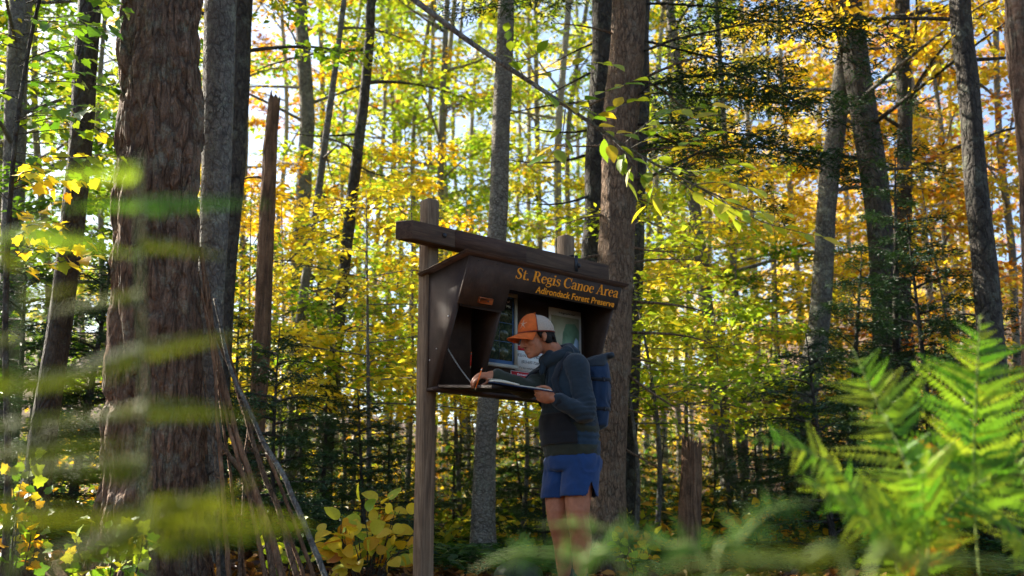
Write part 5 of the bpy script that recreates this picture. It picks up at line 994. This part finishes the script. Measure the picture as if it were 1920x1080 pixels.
# ---------------------------------------------------------------- plants with leaves one can tell apart
def leaf_shape(kind):
    """flat outline in (x along, y across), folded along the midrib; returns V, F"""
    if kind == 'beech': out = [(.0, .0), (.12, .13), (.28, .23), (.46, .26), (.64, .22), (.82, .12), (1, 0)]
    elif kind == 'round': out = [(.0, .0), (.02, .16), (.14, .33), (.34, .42), (.56, .40), (.76, .28), (.92, .12), (1, 0)]
    else: out = [(.0, .0), (-.04, .20), (.16, .30), (.20, .52), (.42, .40), (.62, .44), (.66, .24), (.82, .16), (1, 0)]
    n = len(out); V = []; 
    for x, y in out: V.append((x, y, .22 * y - .14 * x * x)); 
    for x, y in out: V.append((x, 0, -.14 * x * x))
    for x, y in out: V.append((x, -y, .22 * y - .14 * x * x))
    Q = [(i, i + 1, n + i + 1, n + i) for i in range(n - 1)] + [(n + i, n + i + 1, 2 * n + i + 1, 2 * n + i) for i in range(n - 1)]; return np.array(V), np.array(Q)
def m_vleaf(name, stops, trans=.5):
    m = m_leaf(name, stops, trans); nt = m.node_tree; return m
LM = {}
def leaf_proto(kind, mat, tintv):
    k = (kind, mat, round(tintv, 1))
    if k not in LM: V, Q = leaf_shape(kind); LM[k] = mesh_np('leaf', V, Q, [M[mat]], True, np.full(len(Q), k[2]))
    return LM[k]
def put_leaf(parent, off, p, d, n, L, kind, mat, tintv, name='leaf'):
    d = Vector(d).normalized(); n = Vector(n); y = n.cross(d).normalized(); n = d.cross(y); o = link(name, leaf_proto(kind, mat, tintv), parent)
    Mx = Matrix((d, y, n)).transposed().to_4x4(); Mx = Matrix.Translation(Vector(p) - Vector(off)) @ Mx @ Matrix.Diagonal((L, L, L, 1)); o.matrix_basis = Mx; return o
def twig_leaves(root, off, pts, rs, step, L, kind, mat, tr=(.3, .8), g=None, r=.003, up=(0, 0, 1), tilt=.3, hang=.15, start=.25, petiole=.012):
    C = crom(pts, 40); ln = np.concatenate([[0], np.cumsum(np.linalg.norm(np.diff(C, axis=0), axis=1))])
    if g is not None: g.tube(C[::4], np.linspace(r, r * .35, len(C[::4])), 5, False)
    s = ln[-1] * start; i = 0
    while s <= ln[-1] + 1e-6:
        k = min(len(C) - 2, int(np.searchsorted(ln, s))); p = C[k]; t = unit(C[k + 1] - C[max(0, k - 1)]); u = unit(A3(*up) + rs.normal(0, tilt, 3)); sd = unit(np.cross(t, u)) * (1 if i % 2 else -1)
        d = unit(t * (.55 + .3 * rs.rand()) + sd * (.8 if s < ln[-1] * .97 else .05) + A3(0, 0, -hang * rs.rand() * 2)); q = p + d * petiole
        if g is not None: g.tube(np.array([p, q]), .0012, 3, False)
        put_leaf(root, off, q, d, u, L * (.7 + .5 * rs.rand()), kind, mat, np.clip(rs.uniform(*tr), 0, 1)); s += step * (.7 + .6 * rs.rand()); i += 1
def pxs(pts, Y):
    n = len(pts); Ys = Y if isinstance(Y, (list, tuple)) else [Y, Y]; return [np.array(at(p[0], p[1], Ys[0] + (Ys[1] - Ys[0]) * i / max(1, n - 1))) for i, p in enumerate(pts)]

# ---- leafy branch reaching in from the grey trunk, over the picture's middle
def beech_branch():
    rs = np.random.RandomState(12); off = np.array(maple_root.location); g = Geo()
    main = [np.array(maple_C[int(np.searchsorted(maple_C[:, 2], 4.6))]), np.array(at(600, -130, 5.6))] + pxs([(770, -5), (880, 78), (985, 148), (1060, 198), (1150, 260), (1215, 300), (1300, 346), (1420, 400)], [5.1, 5.0])
    C = crom(main, 60); g.tube(C, np.linspace(.020, .003, 60), 7, True)
    br = link('branch', None or mesh_np('tmp', [(0, 0, 0), (0, 0, .001), (0, .001, 0)], np.array([(0, 1, 2)])), maple_root); br['label'] = 'long thin branch with green and orange beech leaves'
    T = [[(985, 148), (1040, 132), (1105, 118), (1150, 120)], [(1000, 160), (1060, 196), (1125, 215)], [(1060, 200), (1110, 182), (1190, 150)], [(1090, 225), (1150, 205), (1210, 178)], [(1100, 230), (1160, 252), (1215, 244)], [(1060, 205), (1052, 260), (1022, 302)], [(1150, 262), (1176, 290), (1200, 332)],
         [(1215, 300), (1262, 282), (1335, 250)], [(1230, 308), (1300, 322), (1385, 305)], [(1260, 330), (1320, 372), (1405, 424)], [(1300, 346), (1366, 342), (1452, 362)], [(985, 148), (958, 100), (942, 46)], [(1170, 270), (1240, 214), (1342, 196)], [(1180, 280), (1240, 246), (1306, 222)], [(1300, 346), (1420, 412), (1545, 446)],
         [(1120, 240), (1165, 300), (1170, 345)], [(940, 118), (985, 112), (1030, 88)], [(1205, 296), (1225, 340), (1215, 385)], [(1340, 362), (1380, 390), (1480, 402)]]
    for i, q in enumerate(T):
        b = 4.95 + rs.normal(0, .12); mat = 'leaf_green' if i not in (9, 10, 14, 18, 8) else 'leaf_lime'
        twig_leaves(br, off, pxs(q, [5.02, b]), rs, .050, .108, 'beech', mat, (.02, .45) if mat == 'leaf_green' else (.0, .6), g, .0035, (0, -.38, 1), .28, .10, .15)
    br.data = g.mesh('branch', M['bark_grey'], True, off)
beech_branch()
# ---- broad-leaved sapling at the upper left
def left_maple():
    rs = np.random.RandomState(21); b = at(20, 1000, 5.6); off = np.array((b.x, b.y, ground(b.x, b.y))); root = thing('maple_sapling', 'broad-leaved green and yellow sapling at the photo\'s upper left', 'sapling', tuple(off)); g = Geo()
    stem = [off - A3(0, 0, .1)] + pxs([(15, 900), (10, 600), (25, 300), (60, 60), (110, -120)], 5.6); g.tube(crom(stem, 40), np.linspace(.022, .008, 40), 8, True)
    T = []
    for i in range(34):
        y0 = -60 + i * 17 + rs.uniform(-12, 12); x0 = 20 + max(0, (300 - y0)) * .1; ln = rs.uniform(90, 230) * (1 if y0 < 330 else .7); sg = 1 if rs.rand() < .8 else -1; T.append([(x0, y0), (x0 + sg * ln * .5, y0 - rs.uniform(-15, 35)), (x0 + sg * ln, y0 + rs.uniform(-40, 30))])
    for i, q in enumerate(T):
        yy = q[0][1]; mat = 'leaf_green' if yy < 300 or rs.rand() < .4 else 'leaf_yellow'; twig_leaves(root, off, pxs(q, [5.6, 5.6 + rs.normal(0, .35)]), rs, .052, .082, 'maple', mat, (.1, .8) if mat == 'leaf_green' else (.1, .6), g, .004, (0, -.45, 1), .45, .35, .12, .03)
    link('stem', g.mesh('stem', M['bark_dark'], True, off), root)
left_maple()
# ---- low shrubs with large yellow leaves
def shrub(label, px, py, Y, wpx, hpx, n_st, n_lf, L, mats, seed, kind='round', name='shrub'):
    rs = np.random.RandomState(seed); b = at(px, py, Y); off = np.array((b.x, Y, ground(b.x, Y))); root = thing(name, label, 'shrub', tuple(off)); g = Geo(); sc = mpp(Y)
    for i in range(n_st):
        a = (i + rs.rand()) / n_st * 2 - 1; top = off + A3(a * wpx * sc * .5, rs.uniform(-.25, .25), 0); top[2] = at(px, py - hpx * (1 - .45 * a * a) * rs.uniform(.55, 1.0), Y).z; base = off + A3(a * .08, rs.uniform(-.06, .06), -.02); md = base * .5 + top * .5 + A3(rs.normal(0, .03), 0, .04)
        twig_leaves(root, off, [base, md, top], rs, L * .62, L, kind, mats[i % len(mats)], (.05, .75), g, .005, (0, -.45, .8), .55, .45, .3, .03)
    link('stem', g.mesh('stem', M['bark_dark'], True, off), root)
shrub('bright yellow round-leaved shrub left of the kiosk post foot', 692, 1075, 6.9, 190, 150, 22, 0, .104, ['leaf_gold', 'leaf_yellow', 'leaf_yellow', 'leaf_gold', 'leaf_lime'], 31)
shrub('yellow-green shrub at the foot of the thick brown trunk', 1195, 1060, 7.8, 90, 80, 9, 0, .075, ['leaf_lime', 'leaf_yellow', 'leaf_orange'], 32)
shrub('small green and yellow plant before the massive trunk', 200, 1060, 5.2, 200, 105, 10, 0, .066, ['leaf_green', 'leaf_green', 'leaf_lime'], 33, 'maple')
shrub('yellow leafy plant at the lower left corner', 15, 1040, 5.6, 110, 220, 8, 0, .07, ['leaf_gold', 'leaf_green', 'leaf_green'], 34, 'maple')
shrub('rusty orange low plant right of the reddish stump', 1455, 1010, 9.5, 180, 90, 10, 0, .09, ['leaf_orange', 'leaf_gold'], 35)
shrub('rusty low plant under the right-hand ferns', 1700, 1030, 8.6, 180, 70, 9, 0, .08, ['leaf_orange', 'leaf_green'], 36)
shrub('small green plant low in the middle, left of the sticks\' feet', 540, 1070, 6.6, 110, 90, 6, 0, .08, ['leaf_green', 'leaf_lime'], 37)

# ---- ferns
M['fern'] = m_leaf('fern', [(0, (.40, .46, .04)), (.35, (.22, .38, .03)), (.7, (.10, .27, .022)), (1, (.045, .13, .018))], .5, .7, .25)
M['fern_olive'] = m_leaf('fern_olive', [(0, (.24, .25, .02)), (.4, (.13, .165, .016)), (1, (.05, .085, .01))], .45, .4, .06); M['fern_shade'] = m_leaf('fern_shade', [(0, (.20, .30, .05)), (.5, (.085, .19, .035)), (1, (.04, .10, .02))], .4, .4, .06); M['fern_rib'] = m_plain('fern_rib', (.20, .26, .06), .6, .2, 30); M['fern_dead'] = m_leaf('fern_dead', [(0, (.55, .20, .02)), (1, (.70, .35, .04))], .5)  # olive and shade ferns: shade put into the colour of near fronds
def pinna_mesh(seed, mat, tv=.45):
    rs = np.random.RandomState(seed); n = 15; P = []; D = []; N = []; L = []
    for i in range(n):
        f = (i + .3) / n; l_ = .24 * (1 - f) ** .75 * (.9 + .2 * rs.rand()) + .03
        for s in (1, -1): P.append((f, 0, -.10 * f * f)); D.append(unit(A3(.42, s, -.12))); N.append(unit(A3(rs.normal(0, .12), rs.normal(0, .12), 1))); L.append(l_)
    P.append((.9, 0, -.09)); D.append(A3(1, 0, -.1)); N.append(A3(0, 0, 1)); L.append(.12); V, F = leaf_arrays(P, D, N, L, .36, False, .12); return mesh_np('pinna', V, F, [M[mat]], False, np.full(len(F), tv))
PIN = [pinna_mesh(1, 'fern'), pinna_mesh(2, 'fern'), pinna_mesh(3, 'fern')]; PIN_D = pinna_mesh(4, 'fern_dead'); PIN_O = pinna_mesh(5, 'fern_olive'); PIN_S = pinna_mesh(6, 'fern_shade')
def frond(root, off, C, n_pairs, Lmax, nrm_, rs, start=.14, droop=.25, prof=None, dead=0.0, bare=0.0, thin=1.0, fwd=.30, jit=.08, rib=.0032, olive=False):
    """C: curve base -> tip (m); pinnae in pairs, plane normal nrm_"""
    C = crom(C, 50); g = Geo(); g.tube(C, np.linspace(rib, .0008, 50), 6, False); t = unit(np.gradient(C, axis=0)); o = link('frond', g.mesh('frond', M['fern_rib'], True, off), root)
    for i in range(n_pairs):
        f = start + (1 - start) * (i + .5) / n_pairs; k = min(49, int(f * 49)); w = (math.sin(math.pi * min(1, ((f - start) / (1 - start)) * .80 + .22)) ** .8) if prof is None else prof(f); w = max(.06, w); nn = unit(A3(*nrm_) + rs.normal(0, .10, 3))
        for s in (1, -1):
            if rs.rand() < bare: continue
            sd = unit(np.cross(t[k], nn)) * s; d = unit(sd + t[k] * (fwd + .35 * f * (fwd > .1)) - A3(0, 0, droop * .3) + rs.normal(0, jit, 3)); L = Lmax * w * (1 - 3 * jit + 6 * jit * rs.rand()); q = link('pinna', PIN_D if rs.rand() < dead else PIN_S if olive == 'shade' else PIN_O if olive and f < .88 else PIN[rs.randint(3)], o)  # olive fronds keep bright tip pinnae, sunlight put into the colour
            dv = Vector(d); nv = Vector(unit(nn + rs.normal(0, .18, 3))); y = nv.cross(dv).normalized(); nv = dv.cross(y); q.matrix_basis = Matrix.Translation(Vector(C[k] - off)) @ Matrix((dv, y, nv)).transposed().to_4x4() @ Matrix.Diagonal((L, L * thin, L, 1))
def fern(label, base_px, Y, fronds, seed, dead=0.0, thin=1.0, **kw):
    rs = np.random.RandomState(seed); b = at(base_px, 1000, Y); off = np.array((b.x, Y, ground(b.x, Y))); root = thing('fern', label, 'fern', tuple(off))
    for (pts, Ys, npair, Lpx, st, nr) in fronds:     # pts tip -> base pixels
        P = pxs(pts[::-1], Ys); P = [off + A3(0, 0, -.01)] + P; frond(root, off, P, npair, Lpx * mpp(np.mean(Ys), .4), nr, rs, st, .25, (lambda f: 1.0 - .25 * f) if kw.get('full') else None, dead, kw.get('bare', .06), thin, kw.get('fwd', .30), kw.get('jit', .10), kw.get('rib', .0032), kw.get('tone', kw.get('full', False)))
fern('tall bright fern upright before the dark firs, tip highest of all', 1828, 2.6, [([(1838, 588), (1832, 700), (1826, 850), (1830, 1000)], [2.6, 2.55], 19, 138, .28, (.1, -1, .25))], 51, .02, .85, bare=.05, jit=.12)
fern('sunlit fern of several fronds in the right half', 1720, 2.5, [([(1596, 648), (1640, 745), (1690, 850), (1725, 980)], [2.5, 2.6], 15, 110, .28, (-.2, -1, .5)), ([(1372, 818), (1480, 835), (1570, 880), (1640, 985), (1680, 1060)], [2.5, 2.4], 22, 88, .10, (.3, -.9, .6)),
     ([(1735, 850), (1730, 900), (1728, 960), (1728, 1030)], [2.5, 2.3], 14, 110, .15, (.2, -1, .3)), ([(1600, 925), (1650, 945), (1700, 985), (1724, 1050)], [2.5, 2.4], 14, 90, .10, (0, -.8, .8)), ([(1870, 890), (1820, 915), (1770, 970), (1740, 1050)], [2.5, 2.4], 15, 100, .1, (.1, -.8, .7)), ([(1490, 900), (1560, 925), (1640, 990), (1690, 1060)], [2.4, 2.3], 16, 85, .1, (.1, -.8, .7)), ([(1790, 760), (1770, 850), (1750, 940), (1735, 1040)], [2.65, 2.55], 15, 105, .15, (.1, -1, .4))], 52, .02, .85, bare=.06, jit=.13)
fern('pale fern cut off by the photo\'s right edge', 1925, 2.7, [([(1855, 800), (1890, 840), (1925, 920), (1945, 1050)], [2.7, 2.6], 15, 92, .15, (-.4, -.8, .6)), ([(1810, 950), (1850, 965), (1900, 1005), (1935, 1060)], [2.6, 2.5], 11, 70, .1, (0, -.7, .8))], 53, .01, .85, bare=.06, jit=.13)
fern('blurred fern hanging before the massive trunk at left', 265, .88, [([(262, 290), (262, 450), (268, 700), (272, 950), (275, 1090)], [.88, .92], 12, 250, .05, (.05, -.75, .62))], 54, 0, .62, bare=.16, fwd=.04, jit=.12, rib=.001, full=True)
fern('blurred fern at the left edge, nearest of all', 40, .82, [([(60, 395), (40, 560), (30, 760), (30, 1000)], [.82, .84], 9, 225, .12, (.1, -.75, .62))], 55, 0, .62, bare=.14, fwd=.04, jit=.12, rib=.001, full=True)
fern('soft green blurred fern low in front of the hiker\'s legs', 1330, 1.2, [([(1010, 985), (1110, 985), (1240, 1020), (1330, 1095)], [1.2, 1.25], 13, 90, .08, (.1, -.7, .8)), ([(1530, 940), (1450, 955), (1390, 1010), (1340, 1095)], [1.2, 1.25], 13, 85, .08, (-.2, -.7, .8)), ([(885, 1070), (970, 1035), (1080, 1050), (1180, 1100)], [1.1, 1.15], 13, 85, .08, (.1, -.7, .8))], 56, 0, .75, bare=.08, tone='shade')
fern('mossy-looking blurred fern along the bottom edge at right', 1600, .85, [([(1190, 1075), (1330, 1052), (1480, 1058), (1600, 1115)], [.85, .88], 16, 70, .05, (0, -.75, .7)), ([(1950, 1066), (1820, 1050), (1720, 1058), (1630, 1115)], [.85, .88], 16, 70, .05, (0, -.75, .7))], 57, 0, 1.0, tone=True)

# ---- sticks leaning on the trunks
STK = [([(378, 462), (392, 600), (421, 730), (455, 850), (492, 962), (534, 1095)], 12, 5.7, 'bark_snag', 'thick pale-barked stick crossing the middle of the leaning bundle'), ([(374, 540), (398, 650), (405, 780), (416, 900), (432, 1095)], 8, 5.6, 'bark_snag', 'thin reddish stick standing almost upright before the bundle'),
       ([(402, 560), (432, 690), (482, 800), (532, 900), (580, 1000), (616, 1095)], 10, 5.75, 'bark_grey', 'long smooth grey stick, outermost of the bundle'), ([(392, 600), (440, 712), (474, 830), (522, 960), (562, 1095)], 10, 5.9, 'bark_hemlock', 'dark stick just inside the long grey one'),
       ([(366, 640), (386, 770), (440, 868), (482, 950), (516, 1095)], 11, 5.8, 'bark_hemlock', 'brown stick bending low across the bundle'), ([(424, 640), (452, 762), (492, 880), (545, 1012), (574, 1095)], 7, 5.95, 'bark_snag', 'thin red-brown stick beside the long grey one'),
       ([(362, 600), (376, 800), (388, 950), (424, 1095)], 18, 5.9, 'bark_dark', 'thickest dark stick close to the massive trunk'), ([(466, 800), (457, 900), (451, 1000), (446, 1095)], 7, 5.9, 'bark_hemlock', 'short upright stick near the snag\'s foot'), ([(408, 690), (420, 820), (442, 960), (462, 1095)], 6, 5.95, 'bark_snag', 'thin stick at the back of the bundle'),
       ([(386, 520), (404, 640), (428, 800), (470, 950), (498, 1095)], 8, 5.68, 'bark_snag', 'thin peeling stick just left of the thick pale one'), ([(410, 600), (450, 720), (500, 850), (552, 975), (590, 1095)], 7, 5.85, 'bark_snag', 'thin tan stick along the inner side of the long grey one'), ([(384, 700), (400, 840), (408, 960), (412, 1095)], 7, 5.65, 'bark_hemlock', 'thin upright stick nearest the massive trunk')]
for i, (pts, w, Y, bk_, lb) in enumerate(STK):
    rs = np.random.RandomState(60 + i); P = pxs(pts[::-1], [Y - .12, Y + .25]); r = w * mpp(Y) / 2; C = crom(P, 40); gb = ground(C[0][0], C[0][1]); C[0][2] = min(C[0][2], gb + .02); C += (np.stack([fbm(np.c_[C[:, 2] * 6, C[:, 0] * 0 + k + i, C[:, 0] * 0], 1.0, 3) for k in (1., 9., 17.)], 1) - .45) * .03
    off = C[0].copy(); g = Geo(); rr = np.linspace(r * 1.15, r * .7, 40) * (1 + .25 * (fbm(np.c_[C[:, 2] * 14, C[:, 2] * 0 + i, C[:, 0] * 0], 1, 2) - .4)); g.tube(C, rr, 9, True)
    for k in range(3): j = rs.randint(8, 34); a = rs.uniform(0, 6.28); g.tube(np.array([C[j], C[j] + A3(math.cos(a), math.sin(a), .4) * rs.uniform(.02, .07)]), [r * .4, r * .2], 5, True)
    o = link('leaning_stick', g.mesh('leaning_stick', M[bk_], True, off)); o.location = off; tag(o, lb, 'stick', 'sticks leaned against the trunks')

# ---- broken stump
def stump():
    rs = np.random.RandomState(8); b = at(1286, 1010, 8.6); off = np.array((b.x, b.y, ground(b.x, b.y))); top = np.array(at(1297, 850, 8.6)); n, sd = 40, 36; C = np.linspace(off - A3(0, 0, .1), top, n); th = np.linspace(0, 2 * np.pi, sd, endpoint=False)
    w = np.linspace(.098, .078, n) * (1 + .5 * np.exp(-np.linspace(0, 1, n) * 9)); Q = np.stack([np.repeat(np.cos(th)[None], n, 0) * 3, np.repeat(np.sin(th)[None], n, 0) * 3, np.repeat(C[:, 2:3], sd, 1) * 1.2], -1).reshape(-1, 3)
    rr = w[:, None] * (1 + .35 * (fbm(Q, 1.4, 3).reshape(n, sd) - .45)); V, Qd, T = tube(C, rr, sd, True); jag = (fbm(np.c_[np.cos(th) * 3, np.sin(th) * 3, th * 0], 1.6, 2) - .2) * .42; V = V.copy(); V[(n - 1) * sd:n * sd, 2] += jag; V[(n - 2) * sd:(n - 1) * sd, 2] += jag * .6; V[-1, 2] -= .08
    root = thing('tree_stump', 'broken reddish-brown stump with a jagged top right of the hiker', 'stump', tuple(off)); g = Geo(); g.add(V, Qd, T); link('trunk', g.mesh('trunk', M['bark_snag'], True, off), root)
    g = Geo(); 
    for k in range(5): a = k * 1.3; q = top + A3(math.cos(a) * .05, math.sin(a) * .05, -.05); g.tube(np.array([q, q + A3(rs.normal(0, .01), rs.normal(0, .01), .12 + .14 * rs.rand())]), [.022, .003], 5, True)
    link('splinter', g.mesh('splinter', M['bark_snag'], False, off), root)
stump()
# ---- mossy rock
V, Q, T = ellip((0, 0, 0), (.16, .13, .11), None, 28, 20); V = V * (1 + .35 * (fbm(V * 9, 1.0, 3)[:, None] - .45)); b = at(972, 1062, 7.2); g = Geo(); g.add(V, Q, T); t_ = NT('rock'); nz = t_.noise(t_.co(), 9, 7, .7); t_.bump(nz, .6, .03); M['rock'] = t_.base(t_.ramp(nz, [(.35, (.02, .022, .02)), (.55, (.06, .06, .055)), (.65, (.03, .05, .015))]), .9)
o = link('rock', g.mesh('rock', M['rock'], True)); o.location = (b.x, b.y, ground(b.x, b.y) + .04); tag(o, 'dark mossy rock on the leaf litter left of the hiker\'s feet', 'rock')

# ---- uncountable cover: fallen leaves, low ferns
def litter():
    rs = np.random.RandomState(40); n = 26000; y = 2.5 + 15 * rs.rand(n) ** 1.3; x = (rs.rand(n) * 2 - 1) * (y * .56 + .6); z = hgt(x, y) + .006 + .02 * rs.rand(n)
    a = rs.rand(n) * 6.28; D = unit(np.stack([np.cos(a), np.sin(a), rs.normal(0, .35, n)], -1)); N = unit(np.stack([rs.normal(0, .5, n), rs.normal(0, .5, n), np.ones(n)], -1)); V, F = leaf_arrays(np.stack([x, y, z], -1), D, N, .05 + .06 * rs.rand(n), .62, True, .35)
    o = link('leaf_litter', mesh_np('leaf_litter', V, F, [M['litter']], False, np.repeat(rs.rand(n), 2))); tag(o, 'orange and brown fallen leaves covering the forest floor', 'leaf litter', None, 'stuff')
litter()
M['fern_low'] = m_leaf('fern_low', [(0, (.10, .20, .03)), (.5, (.035, .11, .03)), (1, (.02, .06, .025))], .35)
def low_ferns():
    rs = np.random.RandomState(44); P = []; D = []; N = []; L = []
    for i in range(430):
        y = 7.3 + 9.0 * rs.rand() ** 1.2; x = (rs.rand() * 2 - 1) * (y * .52 + .5); 
        if abs(x - .3) < .55 and y < 7.0: continue
        z = ground(x, y); s = rs.uniform(.6, 1.25)
        for k in range(7):
            a = k * .9 + rs.rand(); h = A3(math.cos(a), math.sin(a), 0); m = 15; u = np.linspace(.12, 1, m)[:, None]; q = A3(x, y, z) + h * .40 * s * u + A3(0, 0, 1) * (.34 * s * u * (1.15 - .62 * u)); t = unit(np.gradient(q, axis=0)); sd = A3(-h[1], h[0], 0)
            for sg in (1, -1): P.append(q); D.append(unit(sd * sg + t * .4 + rs.normal(0, .1, (m, 3)))); N.append(unit(A3(0, 0, 1) + h * .3 + rs.normal(0, .15, (m, 3)))); L.append((.115 * s * np.sin(np.pi * (.15 + .82 * u[:, 0]))))
    P, D, N, L = [np.concatenate(a) for a in (P, D, N, L)]; V, F = leaf_arrays(P, D, N, L, .26, False, .1); o = link('low_fern_undergrowth', mesh_np('low_fern_undergrowth', V, F, [M['fern_low']], False, np.repeat(rs.rand(len(P)), 2))); tag(o, 'dark green low ferns growing over the forest floor', 'undergrowth', None, 'stuff')
low_ferns()

# ---- brush between the far trunks
def far_brush():
    rs = np.random.RandomState(46); n = 800; y = 9.3 + 39 * rs.rand(n) ** 1.6; x = (rs.rand(n) * 2 - 1) * (y * .54 + 1); h = rs.uniform(.3, 1.2, n) * (.45 + .55 * sst(9, 16, y)) * (1 + y * .012); w = h * rs.uniform(.6, 1.0, n); m = 80
    c = np.stack([x, y, hgt(x, y)], -1); q = unit(rs.normal(0, 1, (n, m, 3))) * (rs.rand(n, m, 1) ** .4); q[..., 2] = np.abs(q[..., 2]); P = (c[:, None] + q * np.stack([w, w, h], -1)[:, None]).reshape(-1, 3)
    D = unit(q.reshape(-1, 3) * [1, 1, .2] + rs.normal(0, .35, (n * m, 3))); N = unit(rs.normal(0, .45, (n * m, 3)) + [0, 0, 1]); L = np.repeat(.075 + .0022 * y, m) * (.7 + .6 * rs.rand(n * m)); V, F = leaf_arrays(P, D, N, L, .55, False, .2)
    t = np.clip(np.repeat(rs.rand(n) ** .8, m) + rs.normal(0, .12, n * m), 0, 1); o = link('brush_undergrowth', mesh_np('brush_undergrowth', V, F, [M['brush']], False, np.repeat(t, 2))); tag(o, 'mixed green and yellow brush between the far trunks', 'undergrowth', None, 'stuff')
M['brush'] = m_leaf('brush', [(0, (.62, .30, .03)), (.25, (.70, .55, .05)), (.5, (.25, .36, .035)), (.75, (.07, .15, .03)), (1, (.03, .08, .025))], .45)
far_brush()
